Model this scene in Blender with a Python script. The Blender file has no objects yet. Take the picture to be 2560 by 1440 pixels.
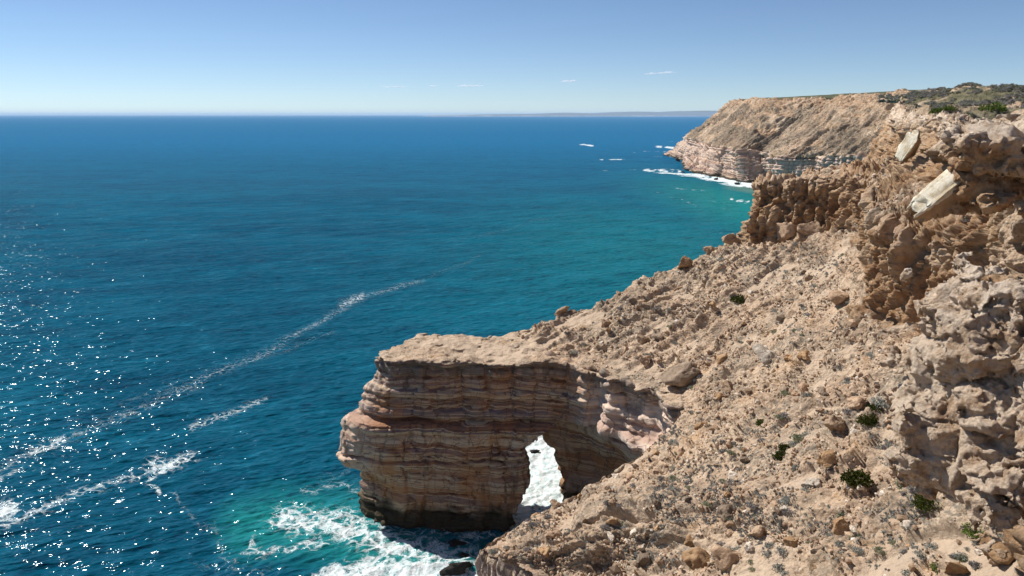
import bpy, math, random, numpy as np
from mathutils import Vector, Matrix
C = bpy.context.scene.collection
rng = np.random.default_rng(7)
random.seed(7)
F = 1991.0; H = 80.0; PITCH = math.radians(12.26)
CP, SP = math.cos(PITCH), math.sin(PITCH)
# ---- authoring aid: a photo position + its real distance (or real height) gives a place in the world
def ray(px, py):
    a = (px - 1280) / F; b = (720 - py) / F
    return np.array([a, CP + b * SP, -SP + b * CP])
def aty(px, py, Y):
    r = ray(px, py); return tuple(np.array([0, 0, H]) + r * (Y / r[1]))
def atz(px, py, z):
    r = ray(px, py); return tuple(np.array([0, 0, H]) + r * ((z - H) / r[2]))
def pix(p):
    p = np.asarray(p, float); y = p[..., 1]; z = p[..., 2] - H
    d = y * CP - z * SP; u = y * SP + z * CP
    d = np.where(d < 1e-3, 1e-3, d)
    return 1280 + F * p[..., 0] / d, 720 - F * u / d, d
# ---------------------------------------------------------------- noise
_G = rng.normal(size=(256, 3)).astype(np.float32); _G /= np.linalg.norm(_G, axis=1)[:, None]
_P = rng.permutation(256).astype(np.int32); _P = np.concatenate([_P, _P, _P])
from concurrent.futures import ThreadPoolExecutor
_EX = ThreadPoolExecutor(4)
def chunked(fn):
    def g(p, s=1.0, seed=0):
        p = np.asarray(p, np.float32); n = len(p)
        if n < 60000: return fn(p, s, seed)
        r = list(_EX.map(lambda i: fn(p[i:i + 30000], s, seed), range(0, n, 30000)))
        return np.concatenate(r) if not isinstance(r[0], tuple) else tuple(np.concatenate([q[k] for q in r]) for k in range(len(r[0])))
    return g
@chunked
def perlin(p, s=1.0, seed=0):
    q = np.asarray(p, np.float32) * np.float32(1.0) / np.asarray(s, np.float32) + np.float32(seed * 17.31)
    i = np.floor(q).astype(np.int32); f = q - i; i &= 255
    u = f * f * f * (f * (f * 6 - 15) + 10)
    r = []
    for dx in (0, 1):
        A = _P[(i[:, 0] + dx) & 255]
        for dy in (0, 1):
            B = _P[A + ((i[:, 1] + dy) & 255)]
            for dz in (0, 1):
                g = _G[_P[B + ((i[:, 2] + dz) & 255)]]
                r.append(g[:, 0] * (f[:, 0] - dx) + g[:, 1] * (f[:, 1] - dy) + g[:, 2] * (f[:, 2] - dz))
    ux, uy, uz = u[:, 0], u[:, 1], u[:, 2]
    l = lambda a, b, t: a + (b - a) * t
    x0 = l(l(r[0], r[1], uz), l(r[2], r[3], uz), uy); x1 = l(l(r[4], r[5], uz), l(r[6], r[7], uz), uy)
    return l(x0, x1, ux) * 1.5
def fbm(p, s, n=4, seed=0, rough=0.5, ridged=False):
    a, tot = 1.0, 0
    s = np.asarray(s, np.float32)
    for k in range(n):
        v = perlin(p, s, seed + k)
        tot = tot + a * ((0.5 - np.abs(v)) if ridged else v); a *= rough; s = s / 2.03
    return tot
@chunked
def worley(p, s, seed=0):
    """F1, F2 and a random value per cell"""
    q = np.asarray(p, np.float32) / np.asarray(s, np.float32) + np.float32(seed * 9.7)
    b = np.floor(q - 0.5).astype(np.int32)
    F1 = np.full(len(q), 9, np.float32); F2 = F1.copy(); V = np.zeros(len(q), np.float32)
    for dx in (0, 1):
        for dy in (0, 1):
            for dz in (0, 1):
                c = b + np.array([dx, dy, dz], np.int32); ci = c & 255
                h = _P[_P[_P[ci[:, 0]] + ci[:, 1]] + ci[:, 2]]
                o = 0.5 + _G[h] * 0.42
                d = np.sqrt((((c + o) - q) ** 2).sum(1))
                nw = d < F1
                F2 = np.where(nw, F1, np.minimum(F2, d)); V = np.where(nw, h / 255.0, V).astype(np.float32); F1 = np.where(nw, d, F1)
    return F1, F2, V
@chunked
def facets(p, s, seed=0):
    """broken planes: every cell has its own tilt and offset, with a fracture where two cells meet"""
    q = np.asarray(p, np.float32) / np.asarray(s, np.float32) + np.float32(seed * 9.7)
    b = np.floor(q - 0.5).astype(np.int32); F1 = np.full(len(q), 9, np.float32); F2 = F1.copy(); O = np.zeros(len(q), np.float32)
    for dx in (0, 1):
        for dy in (0, 1):
            for dz in (0, 1):
                c = b + np.array([dx, dy, dz], np.int32); ci = c & 255
                h = _P[_P[_P[ci[:, 0]] + ci[:, 1]] + ci[:, 2]]
                dv = q - (c + (0.5 + _G[h] * 0.42)); d = np.sqrt((dv ** 2).sum(1)); nw = d < F1
                o = (dv * _G[(h * 7 + 31) & 255]).sum(1) * 1.1 + (h / 255.0 - .5)
                F2 = np.where(nw, F1, np.minimum(F2, d)); O = np.where(nw, o, O).astype(np.float32); F1 = np.where(nw, d, F1)
    return O - np.maximum(0, .07 - (F2 - F1)) * 5
def sstep(a, b, x):
    t = np.clip((x - a) / (b - a), 0, 1); return t * t * (3 - 2 * t)
# bedding of the sandstone: a hardness profile over height
_lz = np.arange(-8, 130, 0.12)
def _bed():
    r = np.random.default_rng(3); out = np.zeros(len(_lz))
    for lo, hi, amp in ((2.4, 6, .62), (.9, 2.6, .40), (.35, .9, .17)):
        z = -8
        while z < 130:
            h = r.uniform(lo, hi); v = r.uniform(-1, 1) * amp
            m = (_lz >= z) & (_lz < z + h); t = (_lz[m] - z) / h
            out[m] += v + amp * .35 * (1 - (2 * t - 1) ** 4) - (amp * .55 * (t < .12)); z += h
    return out
_bedv = _bed()
def bed(z): return np.interp(z, _lz, _bedv)
# ---------------------------------------------------------------- objects
def tag(o, label=None, cat=None, group=None, kind=None):
    if label: o['label'] = label
    if cat: o['category'] = cat
    if group: o['group'] = group
    if kind: o['kind'] = kind
    return o
def mesh_np(name, V, Q, mat=None, smooth=True, attrs=None, parent=None):
    V = np.asarray(V, np.float32); Q = np.asarray(Q, np.int32)
    me = bpy.data.meshes.new(name); n = Q.shape[1]
    me.vertices.add(len(V)); me.vertices.foreach_set('co', V.ravel())
    me.loops.add(Q.size); me.loops.foreach_set('vertex_index', Q.ravel())
    me.polygons.add(len(Q)); me.polygons.foreach_set('loop_start', np.arange(0, Q.size, n, dtype=np.int32))
    me.polygons.foreach_set('loop_total', np.full(len(Q), n, np.int32))
    me.polygons.foreach_set('use_smooth', np.full(len(Q), smooth))
    for k, a in (attrs or {}).items():
        at = me.attributes.new(k, 'FLOAT', 'POINT'); at.data.foreach_set('value', np.asarray(a, np.float32).ravel())
    me.update(calc_edges=True); me.validate()
    if mat: me.materials.append(mat)
    o = bpy.data.objects.new(name, me); C.objects.link(o)
    if parent: o.parent = parent
    return o
def gridq(r, c):
    i = np.arange(r * c).reshape(r, c)
    return np.stack([i[:-1, :-1], i[:-1, 1:], i[1:, 1:], i[1:, :-1]], -1).reshape(-1, 4)
def grid_normals(P):
    a = np.gradient(P, axis=1); b = np.gradient(P, axis=0)
    n = np.cross(a, b); return n / (np.linalg.norm(n, axis=-1, keepdims=True) + 1e-9)
def catmull(P, t):
    P = np.asarray(P, float); n = len(P); i = np.clip(np.floor(t).astype(int), 0, n - 2); f = (t - i)[:, None]
    g = lambda k: P[np.clip(k, 0, n - 1)]
    p0, p1, p2, p3 = g(i - 1), g(i), g(i + 1), g(i + 2)
    return 0.5 * (2 * p1 + (p2 - p0) * f + (2 * p0 - 5 * p1 + 4 * p2 - p3) * f * f + (3 * p1 - p0 - 3 * p2 + p3) * f ** 3)
def loft(lines, rows, tpar, sag=None, blend=0.6):
    """lines: list of polylines with the same stations. Returns P (rows, cols, 3), band coordinate s, arc length"""
    L = [catmull(l, tpar) * blend + (1 - blend) * np.stack([np.interp(tpar, np.arange(len(l)), np.asarray(l, float)[:, k]) for k in range(3)], 1) for l in lines]
    out, S = [], []
    for b in range(len(L) - 1):
        for k in range(rows[b]):
            u = k / rows[b]; p = L[b] * (1 - u) + L[b + 1] * u
            if sag and sag[b]: p = p.copy(); p[:, 2] -= sag[b] * 4 * u * (1 - u)
            out.append(p); S.append(b + u)
    out.append(L[-1]); S.append(len(L) - 1)
    P = np.array(out); arc = np.concatenate([[0], np.cumsum(np.linalg.norm(np.diff(L[1], axis=0), axis=1))])
    return P, np.array(S), arc
def tsamples(line, k, mn, mx=3.0):
    """station parameters spaced in proportion to the distance from the viewpoint"""
    l = np.asarray(line, float); t = 0.0; out = [0.0]
    while t < len(l) - 1:
        i = min(int(t), len(l) - 2); f = t - i; p = l[i] * (1 - f) + l[i + 1] * f
        seg = np.linalg.norm(l[i + 1] - l[i]) + 1e-6
        d = np.hypot(p[0], p[1]); st = min(max(mn, d * k), mx) / seg
        if i == int(t + st): t += st
        else: t = max(t + st * .999, float(i + 1)) if t + st > i + 1 else t + st
        out.append(min(t, len(l) - 1))
    return np.array(out)
# ---------------------------------------------------------------- surface nets
def surface_nets(f, org, h):
    nx, ny, nz = f.shape; s = f < 0
    cs = s[:-1, :-1, :-1].astype(np.int8)
    corners = [(a, b, c) for a in (0, 1) for b in (0, 1) for c in (0, 1)]
    cnt = np.zeros((nx - 1, ny - 1, nz - 1), np.int8)
    for a, b, c in corners: cnt += s[a:nx - 1 + a, b:ny - 1 + b, c:nz - 1 + c]
    mix = (cnt > 0) & (cnt < 8); idx = np.argwhere(mix)
    acc = np.zeros((len(idx), 3)); num = np.zeros(len(idx))
    for a, b, c in corners:
        for ax in range(3):
            if (a, b, c)[ax]: continue
            d = [a, b, c]; d[ax] = 1
            v0 = f[idx[:, 0] + a, idx[:, 1] + b, idx[:, 2] + c]; v1 = f[idx[:, 0] + d[0], idx[:, 1] + d[1], idx[:, 2] + d[2]]
            m = (v0 < 0) != (v1 < 0); t = v0[m] / (v0[m] - v1[m])
            q = np.tile(np.array([a, b, c], float), (m.sum(), 1)); q[:, ax] = t
            acc[m] += q; num[m] += 1
    V = (idx + acc / num[:, None]) * h + org
    lut = np.full(mix.shape, -1, np.int64); lut[mix] = np.arange(len(idx)); Q = []
    for ax in range(3):
        sl0 = [slice(None)] * 3; sl1 = [slice(None)] * 3; sl0[ax] = slice(0, -1); sl1[ax] = slice(1, None)
        a0, a1 = s[tuple(sl0)], s[tuple(sl1)]
        e = np.argwhere(a0 != a1); o1, o2 = [(1, 2), (2, 0), (0, 1)][ax]
        ok = (e[:, o1] > 0) & (e[:, o2] > 0) & (e[:, o1] < f.shape[o1] - 1) & (e[:, o2] < f.shape[o2] - 1); e = e[ok]
        ins = a0[e[:, 0], e[:, 1], e[:, 2]]
        q = []
        for d1, d2 in ((-1, -1), (0, -1), (0, 0), (-1, 0)):
            g = e.copy(); g[:, o1] += d1; g[:, o2] += d2; q.append(lut[g[:, 0], g[:, 1], g[:, 2]])
        q = np.stack(q, 1); q[~ins] = q[~ins][:, ::-1]; Q.append(q)
    return V, np.concatenate(Q)
# ---------------------------------------------------------------- materials
class NT:
    def __init__(s, name):
        s.m = bpy.data.materials.new(name); s.m.use_nodes = True; s.t = s.m.node_tree
        s.t.nodes.clear(); s.out = s.n('ShaderNodeOutputMaterial'); s.pos = s.n('ShaderNodeNewGeometry').outputs['Position']
    def n(s, kind, **kw):
        nd = s.t.nodes.new(kind)
        for k, v in kw.items():
            if k in nd.inputs: s.put(nd.inputs[k], v)
            else: setattr(nd, k, v)
        return nd
    def put(s, sock, v):
        if hasattr(v, 'is_output') or isinstance(v, bpy.types.NodeSocket): s.t.links.new(v, sock)
        elif isinstance(v, tuple) and len(v) == 3 and sock.type == 'RGBA': sock.default_value = (*v, 1)
        else: sock.default_value = v
    def math(s, op, a, b=0.0, c=None, clamp=False):
        nd = s.t.nodes.new('ShaderNodeMath'); nd.operation = op; nd.use_clamp = clamp
        s.put(nd.inputs[0], a); s.put(nd.inputs[1], b)
        if c is not None: s.put(nd.inputs[2], c)
        return nd.outputs[0]
    def rng(s, v, a, b, c=0.0, d=1.0):
        nd = s.t.nodes.new('ShaderNodeMapRange'); nd.interpolation_type = 'SMOOTHSTEP'
        s.put(nd.inputs[0], v); 
        for i, x in enumerate((a, b, c, d)): s.put(nd.inputs[i + 1], x)
        return nd.outputs[0]
    def vec(s, scale=(1, 1, 1), src=None, rot=(0, 0, 0), loc=(0, 0, 0)):
        nd = s.t.nodes.new('ShaderNodeMapping'); s.put(nd.inputs['Vector'], src or s.pos)
        nd.inputs['Scale'].default_value = scale; nd.inputs['Rotation'].default_value = rot; nd.inputs['Location'].default_value = loc
        return nd.outputs[0]
    def noise(s, scale, detail=4, rough=.55, vec=None, dist=0.0, out='Fac', **kw):
        nd = s.t.nodes.new('ShaderNodeTexNoise'); s.put(nd.inputs['Vector'], vec or s.pos)
        nd.inputs['Scale'].default_value = scale; nd.inputs['Detail'].default_value = detail; nd.inputs['Roughness'].default_value = rough
        nd.inputs['Distortion'].default_value = dist
        return nd.outputs[out]
    def vor(s, scale, vec=None, feature='F1', out='Distance', rand=1.0):
        nd = s.t.nodes.new('ShaderNodeTexVoronoi'); nd.feature = feature; s.put(nd.inputs['Vector'], vec or s.pos)
        nd.inputs['Scale'].default_value = scale; nd.inputs['Randomness'].default_value = rand
        return nd.outputs[out]
    def mix(s, f, a, b, mode='MIX'):
        nd = s.t.nodes.new('ShaderNodeMix'); nd.data_type = 'RGBA'; nd.blend_type = mode; nd.clamp_factor = True
        s.put(nd.inputs[0], f); s.put(nd.inputs[6], a); s.put(nd.inputs[7], b); return nd.outputs[2]
    def ramp(s, v, stops, mode='LINEAR'):
        nd = s.t.nodes.new('ShaderNodeValToRGB'); nd.color_ramp.interpolation = mode; s.put(nd.inputs[0], v); e = nd.color_ramp.elements
        while len(e) < len(stops): e.new(.5)
        for el, (p, c) in zip(e, stops): el.position = p; el.color = (*c, 1)
        return nd.outputs[0]
    def bump(s, h, dist, strength=1.0, normal=None):
        nd = s.t.nodes.new('ShaderNodeBump'); s.put(nd.inputs['Height'], h); nd.inputs['Distance'].default_value = dist; nd.inputs['Strength'].default_value = strength
        if normal: s.put(nd.inputs['Normal'], normal)
        return nd.outputs[0]
    def attr(s, name):
        nd = s.t.nodes.new('ShaderNodeAttribute'); nd.attribute_name = name; return nd.outputs['Fac']
    def bsdf(s, col, rough=.9, normal=None, spec=.25, **kw):
        nd = s.t.nodes.new('ShaderNodeBsdfPrincipled'); s.put(nd.inputs['Base Color'], col); s.put(nd.inputs['Roughness'], rough)
        nd.inputs['Specular IOR Level'].default_value = spec
        if normal: s.put(nd.inputs['Normal'], normal)
        return nd.outputs[0]
    def water(s, col, rough, normal, top=.2):
        d = s.n('ShaderNodeBsdfDiffuse', Color=col); g = s.n('ShaderNodeBsdfGlossy', Roughness=rough); g.inputs['Color'].default_value = (.78, .92, 1, 1)
        s.put(d.inputs['Normal'], normal); s.put(g.inputs['Normal'], normal)
        fr = s.n('ShaderNodeFresnel', IOR=1.33, Normal=normal).outputs[0]
        mx = s.n('ShaderNodeMixShader'); s.put(mx.inputs[0], s.math('MINIMUM', fr, top)); s.t.links.new(d.outputs[0], mx.inputs[1]); s.t.links.new(g.outputs[0], mx.inputs[2])
        return mx.outputs[0]
    def done(s, sh): s.t.links.new(sh, s.out.inputs['Surface']); return s.m

def rock_material(name, far=False):
    """one rock face material: sandstone beds, scree and limestone told apart by the mesh attributes strata / scree / lime"""
    m = NT(name); k = 0.22 if far else 1.0
    z = m.n('ShaderNodeSeparateXYZ', Vector=m.pos).outputs[2]
    # --- sandstone beds
    warp = m.noise(.035 * k, 3); wz = m.math('MULTIPLY_ADD', warp, 5.0 / (k ** .5), z)
    cb = m.n('ShaderNodeCombineXYZ'); m.put(cb.inputs[2], wz)
    mp = m.vec((.01, .01, 1), cb.outputs[0]); 
    b1 = m.noise(.26 * (k ** .5), 4, .66, cb.outputs[0]); 
    fine = m.vec((.06, .06, 1.6)); b2 = m.noise(1.6 * k, 6, .7, fine)
    bb = m.math('MULTIPLY_ADD', b2, .20, m.math('MULTIPLY_ADD', b1, 2.7, -.95))
    col = m.ramp(bb, [(.05, (.14, .085, .075)), (.14, (.42, .25, .15)), (.20, (.17, .12, .125)), (.27, (.58, .44, .29)), (.33, (.60, .46, .31)), (.355, (.15, .08, .065)), (.43, (.40, .21, .12)), (.47, (.62, .49, .34)), (.53, (.58, .44, .30)), (.545, (.15, .11, .115)), (.62, (.30, .20, .19)), (.65, (.46, .25, .13)), (.72, (.17, .09, .07)), (.78, (.62, .50, .37)), (.90, (.36, .18, .11))])
    if not far: # ochre lower beds, paler cream beds above
        col = m.mix(m.math('MULTIPLY', m.rng(wz, 21, 15), .30), col, m.mix(b2, (.24, .12, .06), (.50, .29, .14))); col = m.mix(m.math('MULTIPLY', m.rng(wz, 23, 27), .18), col, m.mix(b2, (.30, .22, .18), (.58, .47, .36)))
    stain = m.noise(.5 * k, 5, .6, m.vec((1, 1, .12)))
    col = m.mix(m.rng(stain, .54, .70, 0, .75), col, (.085, .065, .055))
    col = m.mix(m.rng(m.noise(.12 * k, 4), .48, .66, 0, .6), col, (.44, .20, .075))
    pale = m.attr('pale'); col = m.mix(m.math('MULTIPLY', pale, .78), col, m.mix(m.rng(bb, .2, .6), (.46, .30, .235), (.70, .55, .44)))
    crk = m.vor(.34 * k, m.vec((1, 1, .55)), 'DISTANCE_TO_EDGE'); 
    crk = m.rng(crk, 0, .022, .45, 1.0)
    col = m.mix(crk, (.05, .035, .03), col)
    if not far: # dark weathered crust just under the flat top
        cz = m.math('MULTIPLY_ADD', m.noise(.5, 5, .65), 3.4, z); cr = m.math('MULTIPLY', m.rng(cz, 32.4, 33.2), m.rng(stain, .36, .5))
        col = m.mix(m.math('MULTIPLY', cr, .7), col, m.mix(b2, (.07, .062, .055), (.24, .20, .17)))
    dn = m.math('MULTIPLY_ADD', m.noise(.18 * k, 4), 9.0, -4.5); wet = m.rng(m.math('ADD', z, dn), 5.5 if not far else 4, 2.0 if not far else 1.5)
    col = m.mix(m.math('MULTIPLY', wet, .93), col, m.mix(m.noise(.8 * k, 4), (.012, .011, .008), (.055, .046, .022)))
    strata = col
    # --- scree
    n1 = m.noise(.10 * k, 5, .6); n2 = m.noise(1.3 * k, 6, .68); n3 = m.noise(.32 * k, 4, .6)
    sc = m.ramp(n1, [(.3, (.40, .28, .19)), (.5, (.50, .36, .245)), (.68, (.58, .445, .315))])
    sc = m.mix(m.rng(n3, .56, .68, 0, .8), sc, (.53, .34, .19)); sc = m.mix(m.rng(n3, .47, .34, 0, .7), sc, (.25, .195, .14))
    sc = m.mix(m.rng(n2, .5, .63, 0, .45), sc, (.185, .125, .08)); sc = m.mix(m.rng(n2, .5, .38, 0, .35), sc, (.58, .44, .31))
    sp = m.vor(3.2 * k, None, 'F1', 'Color'); spv = m.n('ShaderNodeSeparateColor', Color=sp).outputs[0]
    spd = m.vor(3.2 * k)
    sc = m.mix(m.math('MULTIPLY', m.rng(spv, .80, .84), m.rng(spd, .34, .28)), sc, (.60, .50, .40))
    sc = m.mix(m.math('MULTIPLY', m.rng(spv, .22, .18), m.rng(spd, .42, .30)), sc, (.16, .12, .085))
    if far: sc = m.mix(m.rng(m.noise(.02, 5, .6, m.vec((1, .5, .5))), .42, .58, 0, .55), sc, (.15, .115, .08))
    gr = m.math('MULTIPLY', m.rng(m.noise(1.9 * k, 6, .75), .44, .58), m.rng(m.noise(.085 * k, 4, .6, m.vec(loc=(31, 7, 3))), .45, .58))
    sc = m.mix(m.math('MULTIPLY', gr, .88 if not far else .9), sc, (.215, .185, .145) if not far else (.10, .088, .065))
    # --- limestone
    l1 = m.noise(.22 * k, 5, .6); l2 = m.noise(1.1 * k, 7, .7)
    li = m.ramp(l1, [(.32, (.29, .16, .085)), (.45, (.43, .26, .14)), (.56, (.50, .34, .21)), (.7, (.54, .41, .29))])
    li = m.mix(m.rng(l2, .52, .68, 0, .7), li, (.21, .12, .06)); li = m.mix(m.rng(l2, .48, .34, 0, .5), li, (.60, .48, .35))
    lst = m.noise(.7 * k, 5, .6, m.vec((1, 1, .22))); li = m.mix(m.rng(lst, .55, .68, 0, .42), li, (.20, .14, .09))
    wh = m.attr('white'); li = m.mix(m.math('MULTIPLY', wh, m.rng(l2, .62, .44, .25, .95)), li, (.76, .62, .48))
    aS, aT, aL, aG = m.attr('strata'), m.attr('scree'), m.attr('lime'), m.attr('green')
    col = m.mix(aT, strata, sc); col = m.mix(aL, col, li)
    sand = m.mix(m.noise(.9, 6, .65), (.44, .32, .225), (.60, .47, .34)); col = m.mix(m.attr('sand'), col, sand)
    gn = m.noise(.9 * k, 5, .7); gcol = m.mix(m.rng(gn, .4, .62), (.055, .065, .025), (.15, .145, .09))
    col = m.mix(aG, col, gcol)
    # --- relief
    s = 1 / k ** .8
    h1 = m.noise(2.4 * k, 8, .72); h2 = m.vor(2.8 * k, None, 'F1'); h3 = m.noise(3.0 * k, 6, .7, m.vec((.22, .22, 1.7)))
    hs = m.math('ADD', m.math('MULTIPLY', h3, .9), m.math('MULTIPLY', crk, .35)); ht = m.math('SUBTRACT', h1, m.math('MULTIPLY', h2, .45))
    hl = m.math('SUBTRACT', m.math('ADD', m.math('MULTIPLY', h1, 1.6), m.math('MULTIPLY', m.noise(7.0 * k, 5, .8), .5)), m.math('MULTIPLY', m.vor(1.7 * k, m.vec((1, 1, .6))), .5))
    mixh = m.mix(aT, hs, ht); mixh = m.mix(aL, mixh, hl)
    nrm = m.bump(mixh, .34 * s, .85)
    return m.done(m.bsdf(col, .93, nrm, .15))

def stone_material(name, cols, scale=1.0, bumpd=.15):
    m = NT(name); oc = m.n('ShaderNodeTexCoord').outputs['Object']
    rnd = m.n('ShaderNodeObjectInfo').outputs['Random']
    n = m.noise(1.1 * scale, 6, .65); c = m.ramp(n, [(.3, cols[0]), (.5, cols[1]), (.7, cols[2])])
    v = m.math('MULTIPLY_ADD', rnd, .5, .75); hsv = m.n('ShaderNodeHueSaturation', Color=c, Value=v)
    h = m.noise(3.5 * scale, 8, .75); pit = m.vor(4.5 * scale)
    nrm = m.bump(m.math('SUBTRACT', h, m.math('MULTIPLY', pit, .4)), bumpd, .9)
    return m.done(m.bsdf(hsv.outputs[0], .92, nrm, .15))
def leaf_material(name, a, b):
    m = NT(name); r = m.n('ShaderNodeObjectInfo').outputs['Random']
    n = m.noise(9, 3); col = m.mix(m.rng(n, .35, .65), a, b)
    hsv = m.n('ShaderNodeHueSaturation', Color=col, Value=m.math('MULTIPLY_ADD', r, .5, .75))
    d = m.n('ShaderNodeBsdfDiffuse', Color=hsv.outputs[0]); t = m.n('ShaderNodeBsdfTranslucent', Color=hsv.outputs[0])
    mx = m.n('ShaderNodeMixShader'); mx.inputs[0].default_value = .25; m.t.links.new(d.outputs[0], mx.inputs[1]); m.t.links.new(t.outputs[0], mx.inputs[2])
    return m.done(mx.outputs[0])
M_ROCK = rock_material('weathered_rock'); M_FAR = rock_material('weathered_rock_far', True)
M_TAN = stone_material('tan_stone', [(.25, .165, .105), (.40, .27, .175), (.52, .38, .26)])
M_ORANGE = stone_material('ochre_stone', [(.27, .15, .075), (.42, .26, .14), (.50, .34, .2)])
M_PALE = stone_material('pale_stone', [(.40, .33, .26), (.60, .51, .41), (.70, .62, .52)])
M_GREYSTONE = stone_material('grey_brown_stone', [(.15, .11, .08), (.25, .185, .13), (.34, .26, .19)])
M_WHITE = stone_material('cream_calcrete', [(.56, .48, .36), (.70, .64, .52), (.76, .70, .60)], .6, .06)
M_BLACK = stone_material('wet_dark_stone', [(.012, .012, .012), (.03, .027, .024), (.05, .045, .04)])
M_GREY = leaf_material('grey_foliage', (.20, .205, .18), (.38, .39, .35))
M_SAGE = leaf_material('sage_foliage', (.16, .175, .10), (.30, .32, .21))
M_DGREEN = leaf_material('dark_green_foliage', (.022, .032, .006), (.075, .085, .015))
M_BGREEN = leaf_material('bright_green_foliage', (.07, .11, .02), (.16, .21, .05))
M_TWIG = leaf_material('grey_twigs', (.19, .17, .155), (.36, .33, .31))
# ---------------------------------------------------------------- near coast: lofted between contour lines
def tsam(lines, k, mn):
    L = [np.asarray(l, float) for l in lines]; out = []
    for i in range(len(L[0]) - 1):
        ln = np.mean([np.linalg.norm(l[i + 1] - l[i]) for l in L]); mid = np.mean([(l[i + 1] + l[i]) / 2 for l in L], axis=0)
        n = max(2, int(ln / max(mn, k * np.hypot(mid[0], mid[1])))); out.append(i + np.arange(n) / n)
    out.append([len(L[0]) - 1]); return np.concatenate(out)
ST = [  # B strata rim | C cliff foot | D cliff top | E upper cliff foot | F upper cliff top | G plateau
 [(-40,5,34),(-14,-12,60),(-12,-14,71),(-11,-15,73),(-8,-17,77),(20,-60,79)],
 [(-22,32,34),(3,5,61),(4,2,71),(5,0,73),(7,-3,77),(50,-40,80)],
 [(-8,50,34),(15,20,61),(17,17,70),(19,15,72),(22,12,77),(80,-10,80)],
 [(2,64,34),(25,33,60.5),(28,31,69),(31,29,71),(35,26,77),(95,15,81)],
 [(2.9,73,34),(32,45,60),(35,44,68),(39,43,70.5),(43,42,78),(100,35,83)],
 [(-4,81,34),(38,56,60),(41,57,67),(44,56,71),(47,56,78.5),(105,55,84)],
 [(4,90,34),aty(2440,825,70),aty(2540,680,71),aty(2600,530,68),aty(2590,335,68),(112,84,85)],
 [(10,97,34),aty(2330,825,79),aty(2420,630,80),aty(2510,520,76),aty(2480,330,74),(118,104,86)],
 [(16,104,34),aty(2215,830,88),aty(2270,590,88),aty(2400,500,88),aty(2410,325,88),aty(2700,250,130)],
 [(21,111,34),aty(2180,740,96),aty(2190,545,95),aty(2330,470,100),aty(2375,300,101),aty(2620,235,160)],
 [(25,117,34),aty(2185,640,112),aty(2182,500,109),aty(2280,430,115),aty(2340,285,118),aty(2540,228,190)],
 [(28,124,34),aty(2180,590,132),aty(2200,470,130),aty(2250,410,135),aty(2290,290,138),aty(2480,224,220)],
 [(23,132,34),aty(2150,570,148),aty(2170,445,150),aty(2230,400,155),aty(2265,290,158),aty(2420,224,250)],
 [(16,140,34),aty(2060,580,157),aty(2100,440,158),aty(2220,395,175),aty(2255,280,178),aty(2370,228,280)],
 [(9.5,148,34),aty(1950,600,163),aty(1980,445,164),aty(2215,392,200),aty(2252,268,200),aty(2330,232,300)],
 [(3,153,34),aty(1860,605,168),aty(1885,458,170),(100,225,66),aty(2247,260,225),aty(2300,235,320)],
 [(-3,160,34),(53,178,54),(58,177,65),(112,240,67),(118,245,83),aty(2290,236,340)],
 [(6,170,34),(70,190,56),(73,186,65),(130,262,68),(135,265,85),(170,380,87)],
 [(30,190,34),(110,215,60),(112,210,67),(165,290,70),(170,290,86),(200,400,87)],
 [(80,230,34),(170,260,60),(175,255,68),(230,330,70),(235,325,87),(260,430,87)]]
B, Cc, D, E, Fl, G = [[st[i] for st in ST] for i in range(6)]
B = [(b[0], b[1], b[2] - (1.5 if 5 <= i <= 10 else 0)) for i, b in enumerate(B)]
A = []
for i, b in enumerate(B):   # foot of the sandstone cliff
    b = np.array(b, float)
    off = {15: (9, 2), 14: (14, 4), 13: (16, 6), 12: (14, 4), 11: (10, 0), 10: (8, -3), 16: (19, 4), 17: (12, 3)}.get(i, (1.5, .5))
    A.append((b[0] + off[0], b[1] + off[1], -2.0))
Hh = [(g[0] + 160, g[1] + 90 * (i > 4), g[2] + 1.5) for i, g in enumerate(G)]
LN = [A, B, Cc, D, E, Fl, G, Hh]
def softw(S, a, b, w=.03): return sstep(a - w, a + w, S) * (1 - sstep(b - w, b + w, S))
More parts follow.
